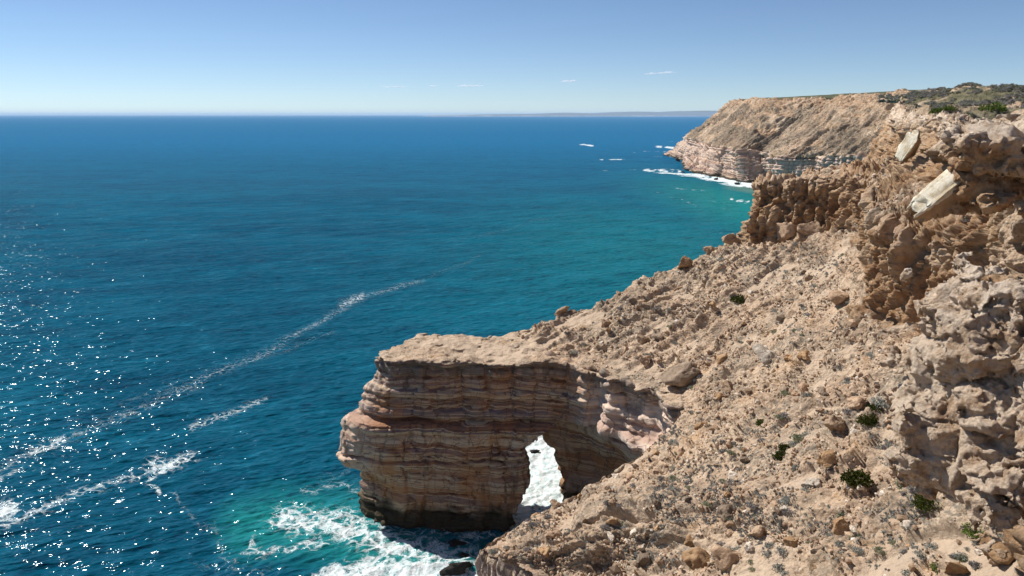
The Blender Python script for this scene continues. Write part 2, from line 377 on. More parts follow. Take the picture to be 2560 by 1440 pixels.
def near_terrain():
    tp = tsam([B, Cc, D], .00165, .07)
    P, S, arc = loft(LN, [60, 250, 130, 100, 90, 90, 30], tp, sag=[0, 1.2, 0, .6, 0, 0, 0])
    R, K = P.shape[:2]; N = grid_normals(P); p = P.reshape(-1, 3); n = N.reshape(-1, 3)
    if n[(np.abs(S - 1.5) < .1).repeat(K)][:, 2].mean() < 0: n = -n
    Sg = np.repeat(S, K); Ag = np.tile(arc, R); Tg = np.tile(tp, R)
    j = fbm(p, 5.0, 3, 11) * .16; Sj = Sg + j * sstep(0, .4, np.abs(Sg - 1) + .0)
    wS = 1 - sstep(.97, 1.02, Sg + fbm(p, 3, 2, 9) * .03)
    wL = softw(Sj, 2.0, 3.0, .05) + softw(Sj, 4.0, 5.0, .06)
    mid = softw(Sj, 3.0, 4.0, .05); wL = wL + mid * sstep(-.1, .15, fbm(p, 9, 3, 21)) * .9
    wL = np.clip(wL, 0, 1); wT = np.clip(1 - wS, 0, 1)
    # relief
    d = np.zeros(len(p), np.float32)
    tal = (1 - wS) * (1 - wL)
    gul = fbm(np.stack([Ag, Sg * 3, Ag * 0], 1), (5.0, 4, 1), 3, 31, ridged=True)
    big = fbm(p, 14, 2, 41); f1, f2, v = worley(p + fbm(p, 2, 2, 3)[:, None] * .5, 1.5, 2); g1, g2, gv = worley(p, .62, 5)
    patch = sstep(-.15, .35, fbm(p, 7, 3, 51))
    dt = big * 1.5 + (gul - .4) * 1.5 + fbm(p, 2.6, 5, 61, .6) * .55 + (np.maximum(0, .42 - f1) * 1.1 * (v > .45) * patch) + np.maximum(0, .45 - g1) * .42 * (gv > .4)
    q = np.stack([p[:, 0], p[:, 1], p[:, 2] * .28], 1)
    c1, c2, cv = worley(q + fbm(p, 3, 2, 71)[:, None] * .6, 1.7, 7); e1, e2, ev = worley(p * np.array([1, 1, .7]), .8, 8)
    flute = fbm(q, 3.2, 3, 81, .55)
    v1, v2, vv = worley(np.stack([p[:, 0], p[:, 1], p[:, 2] * .16], 1) + fbm(p, 4, 2, 73)[:, None] * .5, 1.9, 17)
    ribs = (.55 - v1) * 2.1 - sstep(.12, .0, v2 - v1) * .9
    up4 = softw(Sj, 4.0, 5.2, .1)
    wall = sstep(5.8, 6.6, Tg) * (1 - sstep(10.4, 11, Tg)) * softw(Sg, 1.95, 3.05, .08); u1, u2, uv = worley(np.stack([p[:, 0], p[:, 1], p[:, 2] * .07], 1) + fbm(p, 3, 2, 75)[:, None] * .35, 1.25, 19)
    ribs = ribs * (1 - wall) + wall * ((.55 - u1) * 2.0 - sstep(.12, 0, u2 - u1) * .8 + fbm(np.stack([p[:, 0], p[:, 1], p[:, 2] * .12], 1), 4.5, 2, 77) * 2.4 - 1.3 * sstep(.25, 0, np.abs(Sg - 2.12)) * sstep(.1, .4, fbm(p, 6, 2, 79)))
    dl = (fbm(p, 8, 3, 91) * 2.0 * (1 - .5 * wall) + flute * 1.0 + ribs * (1 - up4) + facets(q + fbm(p, 3, 2, 71)[:, None] * .5, 2.6, 23) * (.9 + .5 * up4) * (1 - .7 * wall) + facets(p * np.array([1, 1, .8]), 1.05, 24) * .5 * (1 - .4 * wall) + facets(p, .45, 25) * .18 + fbm(p, 1.1, 4, 95, .6) * .3 - sstep(.35, .6, fbm(p, 3.0, 2, 99)) * 1.3) * (1 - .55 * sstep(4.7, 5.0, Sg))
    dz = fbm(p, 5, 2, 101); ds = bed(p[:, 2] + dz * .8) * 1.1 + fbm(p, 6, 3, 103) * 1.2 - sstep(.12, .02, (c2 - c1)) * .3 + fbm(p, .8, 3, 105) * .2
    led = sstep(.05, .28, fbm(np.stack([p[:, 0], p[:, 1], p[:, 2] * 2.2], 1), 13, 3, 151)); dt = dt + led * (facets(np.stack([p[:, 0], p[:, 1], p[:, 2] * 1.6], 1), 2.3, 26) * .65 + facets(p, .9, 27) * .25)
    stk = fbm(np.stack([Ag + fbm(p, 8, 2, 143) * 3, Sg * 1.3, Ag * 0], 1), (3.4, 1.0, 1), 4, 145); run = np.clip(sstep(.05, .3, stk) + sstep(.15, .4, fbm(p, 6, 4, 141)) * .7, 0, 1) * (1 - led); dt = dt * (1 - .62 * run) - .45 * run
    edge = sstep(0, .12, Sg - 1) ; d = tal * (dt * (.35 + .65 * edge) - .5 * (1 - sstep(.0, .35, Sg - 1))) + wL * dl + wS * ds
    inl = sstep(5.0, 5.3, Sg); d = d * (1 - inl) + inl * (fbm(p, 18, 3, 111) * 2.2 + fbm(p, 3, 4, 113) * .8)
    cam = sstep(4, 14, np.hypot(p[:, 0], p[:, 1])); d *= cam
    p2 = p + n * d[:, None]
    green = inl * sstep(-.02, .18, fbm(p, 22, 4, 121) + .10) * .85
    white = sstep(4.55, 4.95, Sj) * (1 - sstep(5.1, 5.5, Sj)) + .35 * sstep(2.75, 3, Sj) * (1 - sstep(3, 3.2, Sj))
    pale = sstep(0, .25, fbm(p, 9, 2, 131)) * .4 * (Tg > 6) + ((Tg > 3) & (Tg < 5.6)) * 1.0 * sstep(32.0, 31.3, p[:, 2] + dz * .6)
    stk = fbm(np.stack([Ag + fbm(p, 8, 2, 143) * 3, Sg * 1.3, Ag * 0], 1), (3.4, 1.0, 1), 4, 145); sand = np.clip(tal * (sstep(.12, .38, fbm(p, 6, 4, 141)) * .6 + sstep(.08, .34, stk) * .85) * (1 - led), 0, 1) * (Sg < 3)
    at = dict(strata=wS, scree=wT, lime=np.clip(wL * (1 - inl), 0, 1), green=green, white=white, pale=np.clip(pale, 0, 1), sand=sand)
    Q = gridq(R, K)[:, ::-1]
    # the limestone walls are rock bodies of their own, the scree and the rest is terrain
    fs = S[Q[:, 0] // K]; ft = tp[Q[:, 0] % K]
    sel = [('limestone_outcrop', (fs >= 2) & (fs < 3.0) & (ft > 12.3) & (ft < 17), 'jagged brown outcrop with a hollow at its foot, at the seaward end of the slope', 'rock outcrop'),
           ('limestone_cliff', (fs >= 2) & (fs < 3.0) & (ft > 5) & (ft <= 10.8), 'fluted ochre limestone wall with vertical ribs above the scree, left of the nearest rock', 'cliff')]
    rest = np.ones(len(Q), bool); made = []
    for nm, m, lab, cat in sel:
        rest &= ~m; ids, inv = np.unique(Q[m], return_inverse=True)
        o = mesh_np(nm, p2[ids], inv.reshape(-1, 4), M_ROCK, True, {k: a[ids] for k, a in at.items()}); tag(o, lab, cat); made.append(o)
    ids, inv = np.unique(Q[rest], return_inverse=True)
    tag(mesh_np('terrain', p2[ids], inv.reshape(-1, 4), M_ROCK, True, {k: a[ids] for k, a in at.items()}), kind='structure')
    return dict(p=p2, n=n, run=run, tal=tal * (Sg > 1.02) * (Sg < 3.98), S=Sg, T=Tg, inl=inl)
NEAR = near_terrain()
# ---------------------------------------------------------------- far headland
def headland():
    a = [(310,1640,-2),(307,1440,-2),(258,1188,-2),(264,1076,-2),(279,1010,-2),(283,961,-2),(300,962,-2),(316,975,-2),(306,930,-2),(285,850,-2),(330,790,-2),(360,700,-2),(340,560,-2),(300,430,-2),(280,280,-2),(260,180,-2)]
    b = [(360,1640,42),aty(1722,342,1400),aty(1748,352,1270),aty(1790,366,1130),aty(1826,371,1050),aty(1842,373,1000),aty(1872,374,998),aty(1905,376,992),(302,930,38),aty(1936,392,862),aty(2060,389,810),aty(2200,388,730),(355,570,37),(315,440,37),(300,280,37),(280,180,37)]
    cz = [(455,1640,93),aty(1815,268,1370),aty(1850,262,1280),aty(1885,263,1170),aty(1925,263,1090),aty(1950,264,1050),aty(1990,265,1020),aty(2040,264,1000),aty(2070,264,965),aty(2110,262,900),aty(2190,256,830),aty(2310,252,740),(420,610,90),(400,450,89),(390,280,88),(370,180,88)]
    d = [(475,1640,104),aty(1838,252,1372),aty(1868,248,1285),aty(1900,247,1180),aty(1940,246,1100),aty(1970,246,1060),aty(2010,246,1035),aty(2058,245,1010),aty(2090,244,975),aty(2130,241,910),aty(2215,233,840),aty(2335,226,750),(450,615,103),(430,450,101),(420,280,99),(400,180,97)]
    g = [(q[0] + 300, q[1] + 60, q[2] + 16) for q in d]; h = [(q[0] + 2500, q[1] + 500, q[2] + 22) for q in d]
    tp = tsam([b, d], .0011, .5)
    P, S, arc = loft([a, b, cz, d, g, h], [80, 150, 60, 40, 20], tp, sag=[0, 1.5, 0, 0, 0], blend=.5)
    R, K = P.shape[:2]; N = grid_normals(P); p = P.reshape(-1, 3); n = N.reshape(-1, 3)
    if n[(np.abs(S - 1.5) < .1).repeat(K)][:, 2].mean() < 0: n = -n
    Sg = np.repeat(S, K); Ag = np.tile(arc, R)
    Sj = Sg + fbm(p, 30, 3, 11) * .12
    wS = 1 - sstep(.96, 1.02, Sg + fbm(p, 14, 2, 9) * .05); wL = softw(Sj, 1.95, 3.0, .06) * (Sg < 3.02)
    patch = np.clip(softw(Sj, 1.42, 1.62, .06) * sstep(0.0, .2, fbm(p, 40, 3, 17)) + softw(Sj, 1.72, 1.84, .04) * sstep(-.05, .15, fbm(p, 55, 3, 18)), 0, 1); wLp = np.clip(wL + patch, 0, 1)
    gul = fbm(np.stack([Ag - Sg * 22, Sg * 8, Ag * 0], 1), (16.0, 9, 1), 4, 31, ridged=True)
    dt = fbm(p, 60, 3, 41) * 4.5 + (gul - .45) * 9 + fbm(np.stack([Ag - Sg * 22, Sg * 8, Ag * 0], 1), (6.0, 4, 1), 3, 33, ridged=True) * 2.4 + fbm(p, 10, 4, 61, .6) * 1.6 + facets(p, 9, 29) * 1.2 * sstep(.0, .2, fbm(p, 30, 2, 63))
    q = np.stack([p[:, 0], p[:, 1], p[:, 2] * .35], 1)
    c1, c2, cv = worley(q, 7, 7); dl = fbm(p, 30, 3, 91) * 4 + facets(q, 8, 30) * 3.2 + facets(p, 3.4, 31) * 1.2
    w1, w2, wv = worley(np.stack([p[:, 0], p[:, 1], p[:, 2] * .1], 1), 17, 4)
    ds = bed(p[:, 2] + fbm(p, 60, 2, 101) * 1.5) * 3.2 + fbm(p, 45, 3, 103) * 4 + facets(np.stack([p[:, 0], p[:, 1], p[:, 2] * .12], 1), 15, 32) * 5.0 + (.5 - w1) * 1.5 - sstep(.12, .0, w2 - w1) * 2 + fbm(p, 5, 3, 105) * 1.0
    inl = sstep(3.0, 3.05, Sg)
    dd = (1 - wS) * (1 - wLp) * dt + wLp * (.3 * dt + dl) + wS * ds
    dd = dd * (1 - inl) + inl * fbm(p, 60, 3, 111) * 1.2
    dd *= np.clip(.25 + sstep(0, .1, np.abs(Sg - 3)), 0, 1)
    p2 = p + n * dd[:, None]
    at = dict(strata=wS, scree=np.clip(1 - wS, 0, 1), lime=wLp * (1 - inl), green=sstep(2.93, 3.03, Sj), white=wLp * .3, pale=wS * (.65 + .35 * sstep(.0, .2, fbm(p, 60, 2, 131) + .05)), sand=Sg * 0)
    tag(mesh_np('headland', p2, gridq(R, K)[:, ::-1], M_FAR, True, at), kind='structure')
    for nm, c0, r, hgt in ():
        pass
headland()
# ---------------------------------------------------------------- far coast across the bay
def far_coast():
    xs = np.linspace(1060, 1900, 900); Yd = 52000.0; pts = []
    top = 289.5 - np.interp(xs, [1060, 1200, 1300, 1400, 1500, 1600, 1700, 1800, 1900], [.3, 2.5, 4.5, 6, 7, 9, 10, 11.5, 12.5]) - 1.0 * np.sin(xs / 31) * np.interp(xs, [1060, 1400], [0, 1])
    rows = []
    for k, u in enumerate((0, .05, .32, .36, 1.0, 1.02)):
        X = (xs - 1280) / F * Yd * .98; z = H + (289.5 - top - 1.5) / F * Yd
        zz = np.maximum(z, 4) * min(u, 1) if k else X * 0 - 3
        rows.append(np.stack([X, Yd + X * 0 + (0, 40, 500, 600, 4500, 14000)[k] + 300 * np.sin(X / 900), zz], 1))
    P = np.array(rows); m = NT('distant_scrub'); z = m.n('ShaderNodeSeparateXYZ', Vector=m.pos).outputs[2]
    nn = m.noise(.0013, 5, .6, m.vec((1, .3, 1)))
    c = m.mix(m.rng(m.math('MULTIPLY_ADD', nn, 90.0, z), 72, 58), (.13, .13, .09), (.62, .56, .48))
    mat = m.done(m.bsdf(c, .95)); tag(mesh_np('distant_hills', P.reshape(-1, 3), gridq(6, len(xs))[:, ::-1], mat), kind='structure')
far_coast()
# ---------------------------------------------------------------- the arch
def poly_sdf(x, y, pts):
    pts = np.asarray(pts, float); d = np.full(x.shape, 1e9, np.float32); ins = np.zeros(x.shape, bool)
    for (x0, y0), (x1, y1) in zip(pts, np.roll(pts, -1, 0)):
        ex, ey = x1 - x0, y1 - y0; wx, wy = x - x0, y - y0
        t = np.clip((wx * ex + wy * ey) / (ex * ex + ey * ey), 0, 1)
        d = np.minimum(d, (wx - ex * t) ** 2 + (wy - ey * t) ** 2)
        ins ^= ((y0 > y) != (y1 > y)) & (x < (x1 - x0) * (y - y0) / ((y1 - y0) + 1e-12) + x0)
    return np.where(ins, -np.sqrt(d), np.sqrt(d)).astype(np.float32)
def arch():
    h = .26; org = np.array([-40., 117., -1.5]); dim = (np.array([74, 58, 38.5]) / h).astype(int)
    ax = [org[i] + np.arange(dim[i]) * h for i in range(3)]
    X2, Y2 = np.meshgrid(ax[0], ax[1], indexing='ij'); z = ax[2]
    xl = np.interp(z, [-2, 1, 3, 9.5, 10.5, 11.5, 13, 15, 17, 21.5, 22.5, 25, 27, 28.5, 30.5, 31.5, 34], [-29.5, -30.5, -31.3, -31.6, -32.5, -34.2, -35.0, -34.2, -34.2, -33.4, -30.2, -29.8, -29.2, -28, -27.2, -27.4, -27.2])
    xl = xl - .9
    xh = np.interp(z, [-2, 0, 2, 5, 7, 9.5, 12, 15, 16.5, 17.4, 18.6, 20.5, 21.6, 22.2], [-3.2, -2.4, -1.2, .5, 1.4, 3.0, 3.2, 2.2, 1.7, 2.0, 4.2, 5.6, 8.2, 30])
    up = poly_sdf(X2, Y2, [(8, 147.5), (13.5, 141.5), (16.3, 140.8), (17.2, 136.3), (20.6, 136), (21.6, 130.6), (25.4, 130), (26.6, 124.2), (31, 122), (62, 110), (62, 210), (24, 186), (12, 170), (6, 164.5), (-4, 163), (-4, 147)])
    f = np.empty(tuple(dim), np.float32)
    for k, zz in enumerate(z):
        yb = np.minimum(162.5, 148.5 + 1.7 * (X2 - xl[k])); hd = np.clip(zz / 34, 0, 1)
        yf = 143.6 + 1.6 * hd + 6.5 * np.exp(-np.maximum(X2 - xl[k], 0) / 2.6) + .9 * sstep(8, 20, zz) * 0 + (1.1 if zz > 21.8 else 0) * 1.0 + 2.6 * sstep(11.5, 9.5, zz) * sstep(-17, -29, X2)
        fin = np.maximum(np.maximum(xl[k] - X2, (yf - Y2) * .9), (Y2 - yb) * .6); fin = np.maximum(fin, X2 - xh[k]); fin = np.maximum(fin, (Y2 - (151.2 + .6 * np.maximum(xh[k] - X2, 0) + 14 * sstep(16, 22, zz))) * .8)
        sx, sy = .72 * (16 - zz), .30 * (16 - zz)
        lo = poly_sdf(X2 - sx, Y2 - sy, [(7, 160), (13, 155.5), (20, 146), (27, 134), (31, 116), (64, 112), (64, 210), (26, 200), (10, 172)])
        zc = 21.0 + 4.0 * np.clip((X2 - 8) / 16, 0, 1.2); w = sstep(zc - 1.3, zc + .5, zz)
        land = np.minimum(up * w + lo * (1 - w), 60)
        dd = np.minimum(fin, land)
        if zz > 21: # thickness of the bridge where wall and fin meet: round the inner corner
            kk = 2.0; hmx = np.clip(.5 + .5 * (land - fin) / kk, 0, 1); dd = land * (1 - hmx) + fin * hmx - kk * hmx * (1 - hmx)
        f[:, :, k] = dd
    ztop = 33.9 + .35 * np.sin(X2 * .3) + .04 * np.clip(Y2 - 146, 0, 20)
    Z = np.broadcast_to(z[None, None, :], f.shape)
    m = np.abs(f) < 3.2; ii = np.argwhere(m); p = (org + ii * h).astype(np.float32)
    cap = p[:, 2]
    dz = fbm(p, (9, 9, 30), 2, 301); amp = .75 + .6 * fbm(p, 10, 2, 305) 
    zz = p[:, 2] + dz * .9
    b = bed(zz) * 1.3 * amp - 1.7 * np.exp(-((zz - 22.0) / .42) ** 2) - .9 * np.exp(-((zz - 30.6) / .3) ** 2) - .8 * np.exp(-((zz - 26.3) / .25) ** 2) - .8 * np.exp(-((zz - 14.2) / .25) ** 2) - .5 * np.exp(-((zz - 10.3) / .4) ** 2) * (p[:, 0] < -12) - .35 * sstep(32.6, 33.4, zz)
    bt = sstep(12, 18, p[:, 0]) * sstep(18, 22, p[:, 2])
    b += bt * (fbm(p, (7, 7, 14), 2, 311) * 2.6 + .5) + fbm(p, (8, 8, 12), 3, 315) * 1.0
    q = p * np.array([1, 1, .25], np.float32); w1, w2, wv = worley(q + fbm(p, 4, 2, 317)[:, None] * .5, 4.0, 3)
    b -= sstep(.09, .0, w2 - w1) * .55; b += (wv - .5) * .45 * sstep(.02, .1, w2 - w1)
    b += fbm(p, (1.6, 1.6, .7), 3, 321) * .28
    low = sstep(3.5, .5, p[:, 2]); b += low * (.5 + fbm(p, 1.8, 3, 323) * 1.1)
    f[m] -= b
    lump = facets(np.stack([X2.ravel(), Y2.ravel(), X2.ravel() * 0], 1), 2.4, 28).reshape(X2.shape) * .28 + fbm(np.stack([X2.ravel(), Y2.ravel(), X2.ravel() * 0], 1), 2.2, 4, 331).reshape(X2.shape) * .35
    f = np.maximum(f, Z - (ztop + lump)[:, :, None]); 
    V, Q = surface_nets(f, org, h)
    # crust above, slope side goes under the scree
    g = np.cross(V[Q[:, 1]] - V[Q[:, 0]], V[Q[:, 3]] - V[Q[:, 0]]); 
    vn = np.zeros_like(V); 
    for c in range(4): np.add.at(vn, Q[:, c], g)
    vn /= np.linalg.norm(vn, axis=1, keepdims=True) + 1e-9
    if (vn[V[:, 2] > 33.2][:, 2]).mean() < 0: vn = -vn; Q = Q[:, ::-1]
    x, y, zz = V.T
    top = sstep(32.6, 33.2, zz) * sstep(.45, .8, vn[:, 2]); Ts = top * sstep(.12, -.1, fbm(V, 5, 4, 341) + .12 * (y < 149) + .1 * (x < -20))
    pale = sstep(10, 16, x) * sstep(16, 22, zz) * 1.0 + sstep(-24, -30, x) * sstep(9, 12, zz) * .6
    keep = np.ones(len(V), bool)
    at = dict(strata=1 - top, scree=top, lime=top * 0, green=x * 0, white=x * 0, pale=np.clip(pale, 0, 1), sand=Ts)
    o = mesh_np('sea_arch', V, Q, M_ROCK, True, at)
    tag(o, 'banded red and brown sandstone arch with a flat sandy top, standing in the surf', 'sea arch')
    return V, vn
ARCH = arch()
# ---------------------------------------------------------------- rock bodies seen close: solid, from a front outline with real depth
def rock_body(name, outline, Y, depth, h, mat_at, seed, amp=1.0, bulge=1.5, label='', cat='rock', lean=0.0):
    q = []
    x0 = min(aty(px, py, Y)[0] for px, py in outline)
    for px, py in outline:
        yy = Y
        for _ in range(12): v = aty(px, py, yy); yy = .5 * yy + .5 * (Y - lean * np.clip(v[0] - x0, 0, 5))
        q.append(aty(px, py, yy))
    q = np.array(q); xz = q[:, [0, 2]]
    lo = np.array([xz[:, 0].min() - 1.0 * amp - .4, Y - 1.2 * amp - 5 * lean, xz[:, 1].min() - 1.0 * amp - .4]); hi = np.array([xz[:, 0].max() + 1.0 * amp + .4, Y + depth + 1.2 * amp, xz[:, 1].max() + 1.0 * amp + .4])
    dim = np.maximum(((hi - lo) / h).astype(int), 4); ax = [lo[i] + np.arange(dim[i]) * h for i in range(3)]
    X, Z = np.meshgrid(ax[0], ax[2], indexing='ij'); sd = poly_sdf(X, Z, xz)
    ins = np.maximum(-sd, 0); f = np.empty(tuple(dim), np.float32)
    for k, yy in enumerate(ax[1]):
        fr = Y + bulge * np.exp(-ins / (bulge * .55)) - lean * np.clip(X - x0, 0, 5) + lean * .30 * (Z - lo[2]); bk = Y + depth - bulge * np.exp(-ins / (bulge * .55))
        f[:, k, :] = np.maximum(np.maximum(sd, (fr - yy) * .8), (yy - bk) * .8)
    m = np.abs(f) < 1.3 * amp; ii = np.argwhere(m); p = (lo + ii * h).astype(np.float32)
    a, b, c = worley(p + fbm(p, amp * 1.2, 2, seed)[:, None] * .4 * amp, amp * 1.1, seed); a2, b2, c2 = worley(p, amp * .42, seed + 1)
    cr1, cr2, cr3 = worley(p * np.array([1, 1, 1.5], np.float32) + fbm(p, amp * 1.5, 2, seed + 7)[:, None] * .6 * amp, amp * 2.4, seed + 3)
    f[m] -= fbm(p, amp * 3, 4, seed + 2, .58) * 1.0 * amp + facets(p * np.array([1, 1, 1.35], np.float32) + fbm(p, amp * 2, 2, seed + 7)[:, None] * .4 * amp, amp * 3.0, seed + 3) * 1.35 * amp + facets(p * np.array([1, 1, 1.5], np.float32), amp * 1.2, seed + 5) * .34 * amp + bed(p[:, 2] * 2.1 + fbm(p, amp * 3, 2, seed + 9) * .5) * .34 * amp + facets(p, amp * .5, seed + 8) * .1 * amp + fbm(p, amp * .5, 4, seed + 4, .7) * .30 * amp - sstep(.30, .55, fbm(p, (amp * 1.5, amp * 1.5, amp * .7), 3, seed + 6)) * .4 * amp
    V, Q = surface_nets(f, lo, h)
    at = {k: np.full(len(V), v, np.float32) for k, v in dict(strata=0, scree=0, lime=1, green=0, white=mat_at.get('white', .2), pale=0, sand=0).items()}
    up = sstep(xz[:, 1].max() - (xz[:, 1].max() - xz[:, 1].min()) * .3, xz[:, 1].max(), V[:, 2]); at['white'] = np.clip(at['white'] + up * mat_at.get('top', .3), 0, 1)
    o = mesh_np(name, V, Q, M_ROCK, True, at); tag(o, label, cat); return o
rock_body('rock_outcrop', [(2510,788),(2470,815),(2468,860),(2425,885),(2400,915),(2360,905),(2372,935),(2410,985),(2420,1030),(2375,1060),(2345,1100),(2372,1150),(2352,1200),(2375,1245),(2405,1300),(2430,1292),(2480,1325),(2560,1345),(2760,1340),(2900,1150),(2850,850),(2700,765)], 31, 5.0, .068, dict(white=.8, top=.3), 401, .75, .8, lean=1.3, label=
          'large pitted cream and orange rock jutting in from the right edge, nearest to the viewer', cat='rock')
rock_body('overhanging_ledge', [(2446,352),(2460,340),(2500,328),(2560,328),(2800,330),(2800,500),(2620,505),(2500,512),(2502,490),(2500,440),(2490,405),(2460,392)], 63, 7, .14, dict(white=.05, top=1.0), 421, 1.2, 1.6, label=
          'massive brown overhanging ledge with a flat whitish top, at the top right under the plateau', cat='rock ledge')
# ---------------------------------------------------------------- sea
def cap(px, py, pts, r0, r1=None, sy=1.0):
    """soft closeness to a line drawn through points (photo positions of the foam on the water)"""
    pts = np.asarray(pts, float); best = np.zeros(len(px)); n = len(pts) - 1; r1 = r1 or r0
    for i in range(n):
        (x0, y0), (x1, y1) = pts[i], pts[i + 1]; y0 *= sy; y1 *= sy; ex, ey = x1 - x0, y1 - y0; wx, wy = px - x0, py * sy - y0
        t = np.clip((wx * ex + wy * ey) / (ex * ex + ey * ey), 0, 1); d = np.hypot(wx - ex * t, wy - ey * t)
        r = r0 + (r1 - r0) * (i + t) / n; best = np.maximum(best, np.clip(1 - d / r, 0, 1))
    return best
def sea():
    py = np.concatenate([np.linspace(1560, 1440, 50), np.linspace(1439, 700, 520), np.linspace(699, 300, 300), np.linspace(299.5, 288.6, 24)])
    ang = np.arctan((py - 720) / F) + PITCH; yr = H / np.tan(np.maximum(ang, 1e-4)); yr = yr[ang > 2e-4]; yr = np.append(yr, [9e4, 2e5])
    u = np.concatenate([np.linspace(-1.6, -.72, 30)[:-1], np.linspace(-.72, .42, 900), np.linspace(.42, 1.6, 40)[1:]])
    Y = yr[:, None] + 0 * u[None]; X = u[None] * (yr[:, None] + 12)
    P = np.stack([X, Y, X * 0], -1); R, K = X.shape; p = P.reshape(-1, 3)
    fx, fy, dd = pix(p)
    near = sstep(900, 250, p[:, 1])
    sp = np.maximum(np.abs(np.gradient(Y, axis=0)), 1e-3).ravel()
    rot = math.radians(24); c, s = math.cos(rot), math.sin(rot)
    q = np.stack([p[:, 0] * c + p[:, 1] * s, -p[:, 0] * s + p[:, 1] * c, p[:, 2]], 1)
    def att(l): return sstep(l * .5, l * .2, sp)
    z = fbm(q, (38, 15, 1), 2, 501) * .45 * att(15) + fbm(q, (12, 5.5, 1), 2, 503, ridged=True) * .38 * att(5.5) + fbm(q, (4.5, 2.4, 1), 2, 505) * .22 * att(2.4)
    # foam: where it lies on the water
    W = fbm(np.stack([fx, fy * 1.6, fx * 0], 1), 60, 3, 511) * 26; W2 = fbm(np.stack([fx, fy * 1.6, fx * 0], 1), 60, 3, 517) * 16
    x, y = fx + W, fy + W2; xt, yt = fx + W * .35, fy + W2 * .35
    f = np.zeros(len(p))
    def add(v, a): nonlocal f; f = np.maximum(f, np.clip(v, 0, 1) ** .8 * a)
    add(cap(x, y, [(1190, 1440), (1060, 1400), (960, 1370), (900, 1330), (800, 1310), (700, 1300)], 118, 70), .76)
    add(cap(x, y, [(1250, 1500), (1100, 1440), (950, 1430), (800, 1440)], 90, 40), 1.0)
    add(cap(x, y, [(870, 1290), (780, 1290), (690, 1290)], 66, 44), .62)
    add(cap(x, y, [(900, 1230), (850, 1215), (760, 1225)], 55, 30), .50)
    add(cap(x, y, [(650, 1350), (620, 1380), (740, 1368), (800, 1360)], 26), .62)
    add(cap(x, y, [(870, 1180), (800, 1200)], 40), .38)
    add(cap(x, y, [(1240, 1310), (1100, 1330), (1000, 1330)], 60, 30), .55); add(cap(x, y, [(1190, 1420), (1150, 1350), (1260, 1330)], 60), .55)
    inlet = np.exp(-(((p[:, 0] - 9) / 17) ** 2 + ((p[:, 1] - 176) / 26) ** 2)); f = np.maximum(f, np.clip(inlet * 1.9, 0, 1.25))
    add(cap(x, y, [(1300, 1300), (1290, 1260), (1330, 1200)], 60), 1.0)
    add(cap(x, y, [(470, 1150), (420, 1158), (370, 1180)], 34, 30), .80); add(cap(x, y, [(370, 1180), (400, 1225)], 38, 24), .70)
    add(cap(xt, yt, [(370, 1180), (290, 1205), (200, 1235), (90, 1280), (0, 1315)], 30, 34), .60)
    add(cap(x, y, [(440, 1240), (480, 1290), (530, 1340), (560, 1400), (640, 1440)], 30, 44), .44)
    add(cap(x, y, [(-30, 1275), (35, 1270)], 42), .85); add(cap(x, y, [(0, 1215), (30, 1180)], 30), .55)
    add(cap(xt, yt, [(-20, 1180), (60, 1140), (160, 1100), (270, 1060), (400, 1000), (540, 935), (650, 890), (720, 850), (790, 810), (860, 770), (930, 735), (1060, 700)], 58, 24), .465); add(cap(xt, yt, [(300, 1010), (450, 960), (700, 880), (840, 830)], 24), .40); add(cap(xt, yt, [(1060, 700), (1200, 640)], 20), .38)
    add(cap(xt, yt, [(80, 1130), (150, 1105)], 26), .66); add(cap(xt, yt, [(850, 765), (905, 742)], 30), .55)
    add(cap(xt, yt, [(480, 1070), (560, 1040), (660, 1000)], 32, 22), .54)
    add(cap(xt, yt, [(1200, 590), (1330, 555), (1440, 522)], 16, 10), .36)
    add(cap(x, y, [(600, 1440), (480, 1400), (700, 1430)], 40), .36)
    # surf under the headland (world places)
    wx, wy = p[:, 0] + 9 * fbm(p, 40, 3, 521), p[:, 1] + 50 * fbm(p, (60, 60, 1), 3, 523)
    srf = np.clip(.98 + .9 * fbm(p, (9, 26, 1), 3, 525), .35, 1.1)
    def w(pts, r, a, r1=None):
        nonlocal f; f = np.maximum(f, np.clip(cap(wx, wy, pts, r, r1) * 1.5, 0, 1) * a * srf)
    w([(212, 1140), (250, 1090), (268, 1010), (270, 940), (285, 905), (300, 870)], 22, 1.15, 42); w([(300, 860), (282, 800), (290, 760)], 22, .5)
    near_line = np.abs(fy - 450) < 190; sub = np.where(near_line)[0]; wob = .45 + 1.3 * np.clip(fbm(np.stack([fx, fy * 3.2, fx * 0], 1)[sub], 15, 3, 541) + .3, 0, .7)
    for a, b, r, st in (((1612, 425), (1700, 428), 8, .75), ((1640, 366), (1700, 371), 5, .8), ((1610, 378), (1690, 380), 2.5, .6), ((1545, 383), (1600, 381), 2, .5), ((1500, 399), (1560, 399), 2.6, .7), ((1450, 360), (1480, 364), 4, .8), ((1510, 427), (1600, 424), 2.5, .45), ((1620, 392), (1690, 391), 2.5, .6), ((1830, 498), (1870, 504), 7, .8), ((1690, 470), (1760, 478), 4, .45), ((1700, 495), (1740, 515), 4, .5), ((1640, 480), (1700, 500), 3, .4), ((1780, 580), (1840, 590), 4, .4), ((1560, 470), (1660, 460), 3, .35), ((1650, 353), (1720, 354), 2, .5), ((1800, 520), (1860, 535), 4, .4), ((1760, 500), (1830, 512), 3, .4)):
        f[sub] = np.maximum(f[sub], cap(fx[sub] + W[sub] * .2, fy[sub] + W2[sub] * .09, [a, b], r * 2.4, sy=2.2) * st * wob)
    # turquoise water: over the aerated surf and the shallows of the bay
    tq = np.clip(cap(fx, fy, [(1190, 1440), (1000, 1390), (850, 1320), (700, 1310), (620, 1320)], 190, 110) * 1.3, 0, 1)
